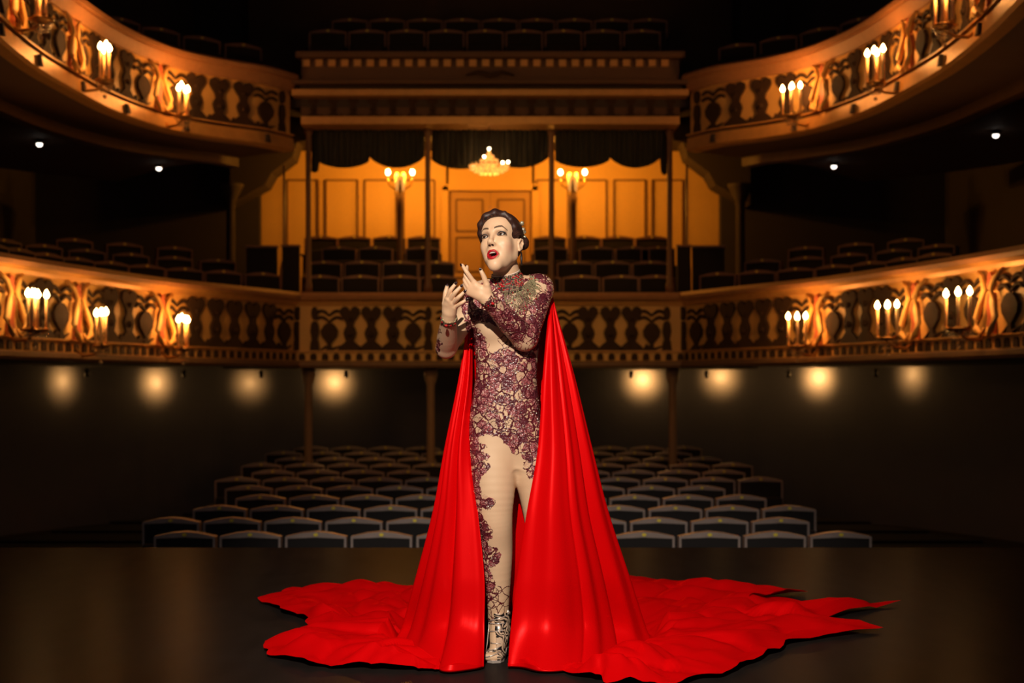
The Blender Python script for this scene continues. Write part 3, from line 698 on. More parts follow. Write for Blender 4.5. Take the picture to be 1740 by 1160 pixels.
# ---- pose
HS = 1.12
def headR(yaw, pitch, roll):
    y, p, r = (math.radians(a) for a in (yaw, pitch, roll))
    Rz = Matrix.Rotation(y, 3, 'Z'); Rx = Matrix.Rotation(p, 3, 'X'); Ry = Matrix.Rotation(r, 3, 'Y')
    return np.array(Ry @ Rz @ Rx)
HR = headR(-20.5, -17, -8); HC = A(P(850.5, 412, -.02))
def HL(p): return HC+HS*(HR @ np.array(p, float))      # head-local -> world
sh_l, sh_r = A(P(915, 491, .05)), A(P(814, 501, .06))
el_l, wr_l = A(P(892, 575, -.09)), A(P(829, 509, -.25))
el_r, wr_r = A(P(758, 591, -.04)), A(P(763, 541, -.24))
LH = {  # left hand, joints in picture position and depth
 'index': [(805, 479.5, -.27), (794, 463.5, -.285), (785.6, 450.5, -.275)],
 'middle': [(801, 486, -.265), (791.5, 469.5, -.265), (793.5, 453, -.24)],
 'ring': [(798.5, 492, -.26), (790.0, 477.0, -.262), (792, 464, -.235)],
 'pinky': [(797, 497.5, -.252), (789.6, 484.5, -.255), (791, 475, -.23)],
 'thumb': [(827, 484, -.275), (822.5, 471, -.285), (816.6, 458.4, -.29)]}
RH = {
 'index': [(760.5, 507, -.30), (765.2, 494, -.325), (774.2, 481.8, -.33)],
 'middle': [(765, 510.5, -.305), (772.5, 498, -.335), (783.8, 486, -.34)],
 'ring': [(769.5, 515.5, -.30), (778.3, 506, -.335), (789.6, 495.2, -.34)],
 'pinky': [(772.5, 522, -.29), (783, 515.5, -.32), (793.4, 508.8, -.325)],
 'thumb': [(756.5, 516, -.275), (757, 500, -.285), (759.6, 486.2, -.28)]}
def torso(Fd):
    lv = [(482, 866, 30, .050, .05), (492, 865, 52, .068, .05), (505, 864, 57, .084, .05), (530, 863, 57, .098, .045), (560, 862, 56, .100, .04), (590, 861, 53, .094, .035), (620, 861, 50, .088, .03), (645, 860, 50, .085, .03),
          (680, 859, 55, .092, .035), (710, 858, 59, .10, .04), (735, 858, 60.5, .104, .045), (762, 858, 58, .096, .045), (790, 858, 50, .07, .05)]
    Yc = np.array([5.75+l[4] for l in lv]); z = np.array([CAMZ+(HY-l[0])*y/FPX for l, y in zip(lv, Yc)]); cx = np.array([(l[1]-CX)*y/FPX for l, y in zip(lv, Yc)])
    a = np.array([l[2]*y/FPX for l, y in zip(lv, Yc)]); b = np.array([l[3] for l in lv]); o = np.argsort(z)
    zz = np.linspace(z.min(), z.max(), 200)
    def sm(v):
        q = np.interp(zz, z[o], v[o]); k = np.ones(13)/13; return np.convolve(np.pad(q, 6, mode='edge'), k, 'valid')
    tcx, ta, tb, tY = sm(cx), sm(a), sm(b), sm(Yc)
    def fn(X, Y, Z):
        zc = np.clip(Z, zz[0], zz[-1]); cX, aa, bb, yy = (np.interp(zc.ravel(), zz, t).reshape(zc.shape) for t in (tcx, ta, tb, tY))
        e = (np.abs((X-cX)/aa)**2.3+np.abs((Y-yy)/bb)**2.3)**(1/2.3)
        d = (e-1)*np.minimum(aa, bb)
        return np.maximum(d, np.maximum(zz[0]-Z, Z-zz[-1]))
    Fd.add((cx.min()-a.max(), 5.6, zz[0]), (cx.max()+a.max(), 5.95, zz[-1]), fn, .02)
def body_field(Fd):
    torso(Fd)
    for px in (838, 884):   # bust
        Fd.ell(P(px, 556, -.030), (.056, .050, .056), k=.03)
    Fd.ell(P(836, 735, .10), (.085, .08, .09), k=.04); Fd.ell(P(884, 735, .10), (.085, .08, .09), k=.04)
    # neck and shoulders
    Fd.cone(HL((0, .03, -.06)), P(866, 492, .05), .050, .060, .03)
    Fd.cone(P(864, 488, .06), sh_l, .052, .052, .03); Fd.cone(P(864, 488, .06), sh_r, .052, .050, .03)
    # arms
    ml = (sh_l+el_l)/2; Fd.chain([sh_l, ml, el_l], [.058, .054, .046], .02)
    fl = el_l*.62+wr_l*.38; Fd.chain([el_l, fl, wr_l], [.044, .043, .0275], .015)
    mr = (sh_r+el_r)/2; Fd.chain([sh_r, mr, el_r], [.045, .041, .037], .02)
    fr = el_r*.62+wr_r*.38; Fd.chain([el_r, fr, wr_r], [.037, .037, .0262], .015)
    # legs: her right leg forward, the left one standing behind under the cape
    Fd.chain([P(836, 742, .045), P(837, 785, .02), P(839, 830, .0), P(840, 868, -.005), P(842, 892, .0), P(843, 925, .03), P(843.5, 955, .045), P(845, 1000, .065), P(846.5, 1035, .08), P(848, 1062, .09)],
             [.084, .091, .082, .071, .065, .064, .061, .050, .041, .037], .03)
    Fd.chain([P(888, 742, .05), P(905, 790, .045), P(915, 840, .05), P(920, 885, .05), P(924, 930, .09), P(928, 1000, .13), P(930, 1060, .15)],
             [.086, .084, .075, .065, .061, .050, .038], .03)
    for s in (0, 1):
        dx, dy = (0, 0) if s == 0 else (.21, .075)
        pts = [(.036+dx, 5.845+dy, .165), (.047+dx, 5.868+dy, .115), (.036+dx, 5.81+dy, .085), (.025+dx, 5.755+dy, .038), (.015+dx, 5.712+dy, .028)]
        Fd.chain([pts[0], pts[1]], [.033, .030], .02); Fd.chain(pts[1:4], [.030, .031, .026], .02); Fd.cone(pts[0], pts[2], .032, .03, .02)
        for q, (ox, r) in enumerate(((-.024, .012), (-.008, .013), (.008, .011), (.021, .009))):
            Fd.cone((pts[3][0]+ox*.8, pts[3][1], .026), (pts[4][0]+ox, pts[4][1]-.012+abs(ox)*.2, .024), r+.006, r, .006)
    # hands
    for H, wr, sgn in ((LH, wr_l, 1), (RH, wr_r, -1)):
        J = {k: [A(P(*p)) for p in v] for k, v in H.items()}
        heel = wr+(J['middle'][0]-wr)*.35
        Fd.cone(wr, heel, .024, .025, .012)
        for nm in ('index', 'middle', 'ring', 'pinky'):
            a = J[nm][0]; base = wr*.72+a*.28
            Fd.cone(base, a, .0165, .0118, .012)
        cm = wr*.75+J['thumb'][0]*.25; Fd.cone(cm, J['thumb'][0], .020, .0125, .012)
        Fd.cone(J['thumb'][0]*.6+wr*.4, J['index'][0]*.75+wr*.25, .012, .012, .012)
        R = {'index': (.0100, .0087, .0062), 'middle': (.0100, .0087, .0063), 'ring': (.0096, .0084, .0060), 'pinky': (.0088, .0076, .0055), 'thumb': (.0118, .0098, .0070)}
        for nm, j in J.items():
            r0, r1, r2 = R[nm]; d2 = j[1]+(j[2]-j[1])*.55; d2[1] -= .002
            Fd.chain([j[0], j[1], d2, j[2]], [r0, r1, (r1+r2)/2, r2], .0028 if nm != 'thumb' else .004)
def head_prims(Fd):
    def E(c, r, k=.012, op='u'):
        if c[0] < -.066: c = (c[0]*.9, c[1]+.004, c[2])
        Fd.ell(HL(c), np.array(r)*HS, HR, k*HS, op)
    def C(a, b, ra, rb, k=.01, op='u'):
        if a[0] < -.066: a = (a[0]*.9, a[1]+.004, a[2]); b = (b[0]*.9, b[1]+.004, b[2])
        Fd.cone(HL(a), HL(b), ra*HS, rb*HS, k*HS, op)
    E((0, .016, .035), (.070, .090, .080)); E((0, -.028, -.028), (.0485, .053, .080), .02); E((0, -.034, .040), (.055, .047, .045), .02)
    E((0, -.030, -.080), (.040, .042, .036), .02)
    for s in (-1, 1):
        C((s*.041, .004, -.058), (s*.008, -.064, -.110), .010, .011, .022)
        C((s*.045, .004, -.060), (s*.056, .004, -.010), .012, .012, .02)
        E((s*.032, -.052, -.026), (.019, .019, .018), .025); E((s*.034, -.022, -.044), (.015, .034, .028), .03)
        E((s*.023, -.056, -.070), (.014, .014, .02), .018)
        C((s*.012, -.077, .018), (s*.036, -.066, .018), .008, .006, .016)
    E((0, -.068, -.108), (.012, .012, .014), .03); E((0, -.066, -.097), (.018, .012, .014), .02)
    for s in (-1, 1): E((s*.031, -.090, .001), (.017, .013, .011), .012, 's')
    for s in (-1, 1): E((s*.031, -.064, .0), (.0155, .0150, .0130), .004)
    C((0, -.078, .010), (0, -.098, -.029), .0065, .0078, .014); E((0, -.1015, -.034), (.0082, .0085, .0075), .012)
    for s in (-1, 1): E((s*.0088, -.090, -.0395), (.0050, .0095, .0055), .010)
    E((0, -.077, -.053), (.018, .010, .012), .016)
    for s in (-1, 1): E((s*.0056, -.0955, -.0455), (.0034, .0060, .0040), .001, 's')
    # open mouth: lip ring then the cavity
    LR = []
    for a in np.linspace(0, 2*PI, 17)[:-1]:
        x = .0185*math.cos(a); z = -.075+(.0118 if a < PI else .0142)*math.sin(a)-.0015*math.exp(-(x/.004)**2)*(a < PI); yy = -.0880+.008*(abs(math.cos(a))**2); LR.append((x, yy, z))
    for i in range(16):
        r0 = .0044-.0022*abs(math.cos(2*PI*i/16))**3; r1 = .0044-.0022*abs(math.cos(2*PI*(i+1)/16))**3
        C(LR[i], LR[(i+1) % 16], r0, r1, .006)
    E((0, -.084, -.0758), (.0150, .026, .0094), .002, 's')
    for s in (-1, 1):  # eyelid opening
        E((s*.0315, -.092, -.0005), (.0132, .026, .0050), .001, 's')
        # ear
        E((s*.069, .012, -.020), (.006, .014, .023), .006); E((s*.075, .008, -.018), (.005, .007, .011), .003, 's')
        for (p, q) in (((.071, -.001, -.012), (.075, .006, .001)), ((.075, .006, .001), (.077, .018, .002)), ((.077, .018, .002), (.076, .025, -.010)), ((.076, .025, -.010), (.073, .018, -.030)), ((.073, .018, -.030), (.070, .004, -.041))):
            C((s*p[0], p[1], p[2]), (s*q[0], q[1], q[2]), .0032, .0034, .003)
LO, HI = (-.33, 5.28, -.01), (.42, 6.05, 1.52)
fine = {'head': ((-.12, 5.55, 1.50), (.29, 5.95, 1.90)), 'lhand': ((-.135, 5.36, 1.44), (.03, 5.54, 1.635)), 'rhand': ((-.215, 5.33, 1.36), (-.055, 5.56, 1.55))}
Fb = Field(LO, (.42, 6.05, 1.62), .0045); body_field(Fb)
Vb, Qb = surface_nets(Fb.F, Fb.lo, Fb.h)
Vs, Qs = surface_nets(Fb.F, Fb.lo, Fb.h, .0032)
cent = Vb[Qb].mean(1)
def inside(c, box, e=0): return np.all((c > np.array(box[0])+e) & (c < np.array(box[1])-e), 1)
def hand_side(c, J, wr):
    d = (A(P(*J['middle'][0]))-wr); d /= np.linalg.norm(d); return ((c-wr)@d) > .004
cut_head = lambda c: (c[:, 2] > 1.50+.0)
def keep_suit(c):
    k = ~(((c-A(P(868, 478, .03)))@(HL((0, .02, .1))-HL((0, .02, -.1)))/.22 > .0) & (c[:, 2] > 1.48) & ((np.linalg.norm(c-A(P(864, 474, .03)), axis=1) < .088) | (c[:, 2] > 1.57)))
    for H, wr, bx in ((LH, wr_l, 'lhand'), (RH, wr_r, 'rhand')):
        k &= ~(inside(c, fine[bx], -.02) & hand_side(c, H, wr) & (np.linalg.norm(c-wr, axis=1) < .25) & near_hand(c, H))
    return k
def near_hand(c, H):
    P_ = np.array([A(P(*p)) for v in H.values() for p in v]+[(A(P(*v[0])))*.5+(wr_l if H is LH else wr_r)*.5 for v in H.values()])
    return np.min(np.linalg.norm(c[:, None]-P_[None], axis=2), axis=1) < .045
hk = np.zeros(len(Qb), bool)
for H, wr, bx in ((LH, wr_l, 'lhand'), (RH, wr_r, 'rhand')): hk |= inside(cent, fine[bx], .004) & hand_side(cent, H, wr) & near_hand(cent, H)
kb = (~hk) & (cent[:, 2] < 1.515)
parts = [compact(Vb, Qb, kb)[:2]]
for nm, (lo, hi) in fine.items():
    f = Field(lo, hi, .0019 if nm != 'head' else .0017); body_field(f)
    if nm == 'head': head_prims(f)
    V, Q = surface_nets(f.F, f.lo, f.h); c = V[Q].mean(1)
    if nm == 'head': k = c[:, 2] > 1.512
    else:
        H, wr = (LH, wr_l) if nm == 'lhand' else (RH, wr_r)
        k = hand_side(c+.0, H, wr-(A(P(*H['middle'][0]))-wr)/np.linalg.norm(A(P(*H['middle'][0]))-wr)*.006) & near_hand(c, H)
        if nm == 'lhand':  # drop torso and collar pieces caught in the box
            k &= c[:, 1] < 5.535
    if nm == 'head': headV, headQ = V, Q
    parts.append(compact(V, Q, k)[:2])
off = 0; VV = []; QQ = []
for V, Q in parts: VV.append(V); QQ.append(Q+off); off += len(V)
VV = np.concatenate(VV); QQ = np.concatenate(QQ)

def attr(o, name, vals):
    a = o.data.attributes.new(name, 'FLOAT', 'POINT'); a.data.foreach_set('value', np.asarray(vals, np.float32))
def colattr(o, name, c):
    a = o.data.attributes.new(name, 'FLOAT_COLOR', 'POINT'); a.data.foreach_set('color', np.c_[c, np.ones(len(c))].astype(np.float32).ravel())

M_skin = bpy.data.materials.new('skin'); M_skin.use_nodes = True; nt = M_skin.node_tree; b = nt.nodes['Principled BSDF']
ca = nt.nodes.new('ShaderNodeAttribute'); ca.attribute_name = 'tone'; nt.links.new(ca.outputs['Color'], b.inputs['Base Color'])
b.inputs['Roughness'].default_value = .45; b.inputs['Subsurface Weight'].default_value = .12; b.inputs['Subsurface Radius'].default_value = (.012, .005, .003); b.inputs['Subsurface Scale'].default_value = 1
b.inputs['Specular IOR Level'].default_value = .4
person = tag(empty('person', (.06, 5.8, 0)), 'woman in burgundy lace bodysuit and long red cape, singing with both hands raised', 'person')
def put(o):
    o.parent = person; o.matrix_parent_inverse = Matrix.Translation((-.06, -5.8, 0)); return o
body = put(mesh_np('body', VV, QQ, M_skin))
# make-up, skin tone and shade in mouth and nostrils, painted in head-local position
loc = ((VV-HC)/HS) @ HR
tone = np.tile(np.array([.81, .51, .32]), (len(VV), 1))
def blend(mask, col):
    global tone
    m = np.clip(mask, 0, 1)[:, None]; tone = tone*(1-m)+np.array(col)*m
hd = (np.linalg.norm(loc-np.array([0, -.02, 0]), axis=1) < .17) & (VV[:, 2] > 1.5)
x, y, z = loc.T
ang = np.hypot(x/.0205, (z+.075)/np.where(z > -.075, .0155-.0022*np.exp(-(x/.0035)**2), .0182)); ang = ang*(1+.10*np.abs(x/.0205)**2*np.abs(np.sin(2*np.arctan2(z+.075, np.abs(x)+1e-6))))
front = hd & (y < -.055)
blend(front*np.clip((1.17-ang)/.10, 0, 1), (.50, .010, .018))
blend(front*np.clip((.62-np.hypot(x/.0215, (z+.0758)/.0150))/.1, 0, 1)*(y > -.088), (.03, .006, .006))  # shade of the mouth cavity put into the tone
for s in (-1, 1):
    e = np.hypot((x-s*.0315)/.0205, (z-.0035)/.0125); blend(front*np.clip((1.05-e)/.5, 0, 1)*.8, (.23, .11, .08))
    e = np.hypot((x-s*.0315)/.0165, (z-.0005)/.0080); blend(front*np.clip((1.06-e)/.25, 0, 1)*(e > .6), (.03, .015, .012))
    e = np.linalg.norm((loc-np.array([s*.0056, -.0945, -.0438]))/np.array([.0046, .0072, .0050]), axis=1); blend(front*np.clip((1.15-e)/.3, 0, 1), (.05, .015, .01))  # nostril shade darkened into the tone
    bz = .0235+.0065*np.sin(np.clip((np.abs(x)-.012)/.038, 0, 1)*PI*.85)-.010*np.clip((np.abs(x)-.036)/.014, 0, 1)
    th = .0044-.0022*np.clip((np.abs(x)-.03)/.02, 0, 1)
    blend(front*(np.sign(x) == s)*(np.abs(x) > .011)*(np.abs(x) < .050)*np.clip((th-np.abs(z-bz))/.0012, 0, 1)*.88, (.045, .022, .015))
    e = np.linalg.norm(loc-np.array([s*.05, -.045, -.045]), axis=1); blend(hd*np.clip((.032-e)/.03, 0, 1)*.45, (.66, .24, .16))
colattr(body, 'tone', tone)

# eyes, teeth, tongue
M_eye = bpy.data.materials.new('eye'); M_eye.use_nodes = True; nt = M_eye.node_tree; b = nt.nodes['Principled BSDF']; b.inputs['Roughness'].default_value = .12
a_ = nt.nodes.new('ShaderNodeAttribute'); a_.attribute_name = 'tone'; nt.links.new(a_.outputs['Color'], b.inputs['Base Color'])
gaze = np.array([-.12, -1, .16]); gaze /= np.linalg.norm(gaze)
for s in (-1, 1):
    g = MB().ball((0, 0, 0), 1, 40, 28); o = g.build('eye', M_eye); o.data.polygons.foreach_set('use_smooth', np.ones(len(o.data.polygons), bool))
    n = len(o.data.vertices); co = np.zeros(n*3, np.float32); o.data.vertices.foreach_get('co', co); co = co.reshape(-1, 3)
    d = np.arccos(np.clip(co@gaze, -1, 1)); c = np.tile([.55, .48, .42], (n, 1)); c[d < .60] = (.045, .02, .011); c[(d > .46) & (d < .56)] = (.04, .02, .01); c[d < .22] = (.004, .004, .004)
    wco = np.array([HL(np.array([s*.0312, -.0645, 0])+p*.0128) for p in co]); o.data.vertices.foreach_set('co', wco.astype(np.float32).ravel()); colattr(o, 'tone', c); o.data.update(); put(o)
M_teeth = mat('tooth_enamel', (.75, .68, .58), .25); M_tong = mat('tongue', (.35, .07, .06), .4); M_lash = mat('lash', (.01, .008, .008), .6)
g = MB(); pts = [HL((.0145*math.sin(a), -.076-.0085*math.cos(a), -.0675)) for a in np.linspace(-1.25, 1.25, 13)]; g.tube(pts, .0036*HS, 8); put(g.build('upper_teeth', M_teeth))
g = MB(); g.tube([HL((.009*q, -.078+.004*abs(q), -.0835)) for q in (-1, -.5, 0, .5, 1)], [.003, .0052, .006, .0052, .003], 8); put(g.build('tongue', M_tong))
for s in (-1, 1):
    g = MB(); g.tube([HL((s*(.0315+.0158*math.cos(a)), -.0795+.008*abs(math.cos(a)), .0015+.0062*math.sin(a))) for a in np.linspace(.05, PI-.25, 11)], [.0023 for i in range(11)], 6); put(g.build('eyelashes', M_lash))
# nails
M_nail = mat('dark_nail_varnish', (.022, .008, .010), .15, coat=.5)
for H in (LH, RH):
    for nm, v in H.items():
        a, t = A(P(*v[1])), A(P(*v[2])); d = (t-a)/np.linalg.norm(t-a); r = .0074
        view = np.array([0, -1, 0.]); nrm = view-(view@d)*d; nrm /= np.linalg.norm(nrm); sd = np.cross(d, nrm)
        if H is LH and nm in ('middle', 'ring', 'pinky'): nrm = np.array([-.9, -.2, .2]); nrm -= (nrm@d)*d; nrm /= np.linalg.norm(nrm); sd = np.cross(d, nrm)
        if H is LH and nm == 'index': nrm = nrm*.55+np.array([-.7, 0, -.3]); nrm -= (nrm@d)*d; nrm /= np.linalg.norm(nrm); sd = np.cross(d, nrm)
        g = MB().ball((0, 0, 0), 1, 12, 8); o = g.build('fingernail', M_nail)
        for vt in o.data.vertices:
            q = vt.co; w_ = t+d*(.0015+q[2]*.0085)+sd*q[0]*.0052+nrm*(.0052+q[1]*.0026); vt.co = w_
        put(o)

# ---- hair
Fh = Field((-.10, 5.6, 1.60), (.22, 6.0, 1.95), .0022)
def hE(c, r, k=.01, op='u'): Fh.ell(HL(c), np.array(r)*HS, HR, k*HS, op)
def hC(a, b, ra, rb, k=.01, op='u'): Fh.cone(HL(a), HL(b), ra*HS, rb*HS, k*HS, op)
hE((0, .020, .0365), (.0755, .0925, .0835)); hE((0, .05, .0), (.058, .058, .055), .02)
hE((0, -.122, -.02), (.0590, .084, .090), .006, 's')            # face opening
hC((.10, -.02, -.10), (.10, -.03, .0), .036, .030, .005, 's'); hC((-.10, -.02, -.10), (-.10, -.03, .0), .036, .030, .005, 's')
hE((.084, .012, -.018), (.02, .024, .034), .004, 's'); hE((-.084, .012, -.018), (.02, .024, .034), .004, 's')
for p in (((.042, -.050, .090), (.010, -.074, .098), (-.028, -.078, .088), (-.056, -.066, .062), (-.066, -.046, .032), (-.068, -.026, .012)),
          ((.040, -.038, .102), (.005, -.056, .112), (-.032, -.056, .102), (-.062, -.046, .072), (-.073, -.028, .036), (-.073, -.008, .012))):
    for a, b_ in zip(p, p[1:]): hC(tuple(np.array(a)*(.84, 1, .85)), tuple(np.array(b_)*(.84, 1, .85)), .0125, .0125, .008)
for p in (((.040, -.056, .084), (.058, -.046, .060), (.066, -.028, .036), (.071, -.008, .016)),):
    for a, b_ in zip(p, p[1:]): hC(a, b_, .010, .009, .008)
for i in range(9):
    a = i/8; hC((.02+.040*a, .075+.012*math.sin(a*3), .055-.040*a), (.025+.035*a, .08, .05-.040*a), .020, .018, .01)
hE((.03, .078, .03), (.036, .030, .030), .01)
V, Q = surface_nets(Fh.F, Fh.lo, Fh.h)
lc = ((V-HC)/HS) @ HR
M_hair = bpy.data.materials.new('dark_auburn_hair'); M_hair.use_nodes = True; nt = M_hair.node_tree; b = nt.nodes['Principled BSDF']
b.inputs['Roughness'].default_value = .5; b.inputs['Base Color'].default_value = (.045, .014, .010, 1)
at_ = nt.nodes.new('ShaderNodeAttribute'); at_.attribute_name = 'strand'; wv = nt.nodes.new('ShaderNodeTexNoise'); wv.noise_dimensions = '1D'; wv.inputs['Scale'].default_value = 420; wv.inputs['Detail'].default_value = 2
bp = nt.nodes.new('ShaderNodeBump'); bp.inputs['Strength'].default_value = .45; bp.inputs['Distance'].default_value = .0010
rp = nt.nodes.new('ShaderNodeValToRGB'); rp.color_ramp.elements[0].position = .35; rp.color_ramp.elements[0].color = (.014, .0055, .0045, 1); rp.color_ramp.elements[1].position = .75; rp.color_ramp.elements[1].color = (.085, .025, .014, 1)
nt.links.new(at_.outputs['Fac'], wv.inputs['W']); nt.links.new(wv.outputs['Fac'], bp.inputs['Height']); nt.links.new(bp.outputs[0], b.inputs['Normal']); nt.links.new(wv.outputs['Fac'], rp.inputs[0]); nt.links.new(rp.outputs[0], b.inputs['Base Color'])
hair = mesh_np('hair', V, Q, M_hair)
strand = np.where(lc[:, 1] < -.028, np.hypot(lc[:, 0], lc[:, 2]-.01)+.9*lc[:, 1]+.1, .085*np.arctan2(lc[:, 2]+.03, np.abs(lc[:, 0])+.004)+.12*lc[:, 1]+.3)
attr(hair, 'strand', strand); put(hair)
g = MB()
for q in range(9):
    a = q/8; g.ball(HL((.072-.004*a, .035+.050*a, .075-.062*a+.006*math.sin(q*2))), .0065 if q % 2 else .009, 8, 6)
put(g.build('hair_ornament', mat('pearl_and_silver', (.75, .62, .42), .2, .6)))
g = MB(); g.tube([HL((.074, .012, -.046)), HL((.073, .012, -.066)), HL((.072, .013, -.094))], [.0025, .0050, .003], 8); put(g.build('ear_curl', mat('dark_curl_hair', (.012, .008, .008), .5)))  # dark hair curl below the ear, shaped as a drop

# ---- bodysuit: lace density per vertex
cs_ = Vs[Qs].mean(1); ks = keep_suit(cs_)
SV, SQ, _ = compact(Vs, Qs, ks)
px, py = px_of(SV)
def poly_sd(x, y, poly):
    p = np.array(poly, float); d = np.full(x.shape, 1e9); ins = np.zeros(x.shape, bool)
    for a, b_ in zip(p, np.roll(p, -1, 0)):
        e = b_-a; w0, w1 = x-a[0], y-a[1]; t = np.clip((w0*e[0]+w1*e[1])/(e@e), 0, 1); d = np.minimum(d, np.hypot(w0-t*e[0], w1-t*e[1]))
        c = ((a[1] > y) != (b_[1] > y)) & (x < (b_[0]-a[0])*(y-a[1])/(b_[1]-a[1]+1e-12)+a[0]); ins ^= c
    return np.where(ins, d, -d)
T1 = [(770, 600), (770, 762), (800, 758), (812, 744), (826, 737), (845, 740), (858, 752), (868, 766), (877, 772), (884, 762), (890, 750), (900, 748), (915, 760), (960, 750), (960, 455), (925, 455), (900, 458), (880, 455), (845, 470), (800, 490), (780, 505)]
K1 = [(806, 552), (815, 545), (830, 546), (846, 556), (860, 566), (868, 580), (862, 592), (848, 592), (838, 600), (828, 592), (828, 578), (820, 566)]
K2 = [(908, 596), (918, 590), (960, 585), (960, 640), (918, 640), (912, 620)]
RL = [(770, 730), (812, 738), (816, 752), (826, 758), (818, 768), (832, 774), (822, 786), (834, 793), (822, 803), (816, 815), (816, 838), (828, 842), (838, 850), (839, 860), (830, 866), (818, 862), (822, 880), (834, 900), (838, 912), (828, 918), (832, 928), (846, 930), (852, 942), (849, 956), (838, 962), (828, 960), (834, 975), (842, 990), (840, 1000), (833, 1008), (836, 1018), (826, 1030), (800, 1030), (790, 860), (770, 800)]
LLg = [(893, 745), (888, 762), (886, 775), (893, 782), (886, 790), (896, 800), (895, 812), (904, 815), (902, 828), (960, 830), (960, 745)]
sd = np.maximum.reduce([poly_sd(px, py, T1), poly_sd(px, py, RL), poly_sd(px, py, LLg)])
sd = np.minimum(sd, -poly_sd(px, py, K1)); sd = np.minimum(sd, -poly_sd(px, py, K2))
def segd(V, a, b_):
    d = b_-a; t = np.clip((V-a)@d/(d@d), 0, 1); return np.linalg.norm(V-a-t[:, None]*d, axis=1), t
dul, tul = segd(SV, sh_l, el_l); dfl, tfl = segd(SV, el_l, wr_l); dur, tur = segd(SV, sh_r, el_r); dfr, tfr = segd(SV, el_r, wr_r)
left = (np.minimum(dul-.055, dfl-.045) < .008) & (tul+tfl > .12); right = (np.minimum(dur-.048, dfr-.041) < .008) & (tur+tfr > .15)
sdl = np.full(len(SV), 10.0); sdl = np.minimum(sdl, -poly_sd(px, py, [(902, 482), (914, 476), (929, 480), (930, 496), (920, 490), (906, 508), (899, 506)])); sdl = np.minimum(sdl, -poly_sd(px, py, [(850, 572), (868, 576), (880, 582), (893, 580), (903, 578), (903, 600), (880, 605), (862, 592)]))
sdr = np.full(len(SV), -12.0)
for pl in ([(735, 545), (775, 545), (775, 553), (760, 556), (748, 553), (749, 566), (741, 568)], [(735, 575), (746, 574), (750, 585), (748, 597), (740, 600), (735, 596)], [(790, 530), (802, 535), (802, 580), (795, 570)], [(780, 476), (830, 476), (830, 560), (800, 575), (793, 545), (782, 520)]): sdr = np.maximum(sdr, poly_sd(px, py, pl))
sd = np.where(left, sdl, sd); sd = np.where(right & ~left, sdr, sd)
veins = ((py > 995) & (px < 870) & (px > 815)).astype(float)*np.clip((1075-py)/20, 0, 1)+((py > 560) & (py < 660) & ~left & ~right)*.8*(px > 845)*(px < 900)
M_suit = bpy.data.materials.new('nude_mesh_with_lace'); M_suit.use_nodes = True; nt = M_suit.node_tree; b = nt.nodes['Principled BSDF']; L = nt.links.new
def nd(t, **kw):
    n = nt.nodes.new(t)
    for k, v in kw.items():
        if k in n.inputs: n.inputs[k].default_value = v
        else: setattr(n, k, v)
    return n
def mth(op, a, b_=None, clamp=False):
    n = nt.nodes.new('ShaderNodeMath'); n.operation = op; n.use_clamp = clamp
    for i, q in enumerate((a, b_)):
        if q is None: continue
        if isinstance(q, (int, float)): n.inputs[i].default_value = q
        else: L(q, n.inputs[i])
    return n.outputs[0]
def mixc(f, a, b_):
    n = nt.nodes.new('ShaderNodeMix'); n.data_type = 'RGBA'
    for i, q in ((0, f), (6, a), (7, b_)):
        if isinstance(q, (int, float)): n.inputs[i].default_value = q
        elif isinstance(q, tuple): n.inputs[i].default_value = (*q, 1)
        else: L(q, n.inputs[i])
    return n.outputs[2]
geo = nd('ShaderNodeNewGeometry'); av = nd('ShaderNodeAttribute', attribute_name='lace'); vv = nd('ShaderNodeAttribute', attribute_name='veins')
nz = nd('ShaderNodeTexNoise', Scale=26.0, Detail=3.0); L(geo.outputs['Position'], nz.inputs['Vector'])
wp = nt.nodes.new('ShaderNodeVectorMath'); wp.operation = 'MULTIPLY_ADD'; L(nz.outputs['Color'], wp.inputs[0]); wp.inputs[1].default_value = (.03, .03, .03); L(geo.outputs['Position'], wp.inputs[2])
v1 = nd('ShaderNodeTexVoronoi', Scale=30.0, feature='DISTANCE_TO_EDGE'); L(wp.outputs[0], v1.inputs['Vector'])   # motif outlines
v2 = nd('ShaderNodeTexVoronoi', Scale=120.0); L(wp.outputs[0], v2.inputs['Vector'])                                # beads
v3 = nd('ShaderNodeTexVoronoi', Scale=30.0, feature='F1'); L(wp.outputs[0], v3.inputs['Vector'])
n2 = nd('ShaderNodeTexNoise', Scale=85.0, Detail=2.0); L(geo.outputs['Position'], n2.inputs['Vector'])
edge = mth('ADD', mth('MULTIPLY', mth('SUBTRACT', nz.outputs['Fac'], .5), 1.3), mth('MULTIPLY', mth('SUBTRACT', n2.outputs['Fac'], .5), 1.0))
mask = mth('GREATER_THAN', mth('ADD', av.outputs['Fac'], edge), 0.0)
line = mth('LESS_THAN', v1.outputs['Distance'], .085)
gap = mth('GREATER_THAN', mth('ADD', mth('MULTIPLY', n2.outputs['Fac'], .7), v3.outputs['Distance']), .93)     # holes of the mesh between motifs
cellr = nd('ShaderNodeSeparateColor'); L(v3.outputs['Color'], cellr.inputs[0])
sheer = mth('GREATER_THAN', cellr.outputs[0], .90)
body_on = mth('MULTIPLY', mask, mth('SUBTRACT', 1.0, mth('MAXIMUM', mth('MULTIPLY', gap, 1.0), mth('MULTIPLY', sheer, .75))))
on = mth('MAXIMUM', mth('MULTIPLY', mask, line), body_on)
vl = mth('MULTIPLY', mth('LESS_THAN', v1.outputs['Distance'], .045), vv.outputs['Fac'])
on = mth('MAXIMUM', on, vl)
burg = mixc(mth('MULTIPLY', mth('SUBTRACT', v2.outputs['Distance'], .1), 2.2, True), (.60, .19, .19), (.26, .05, .06))
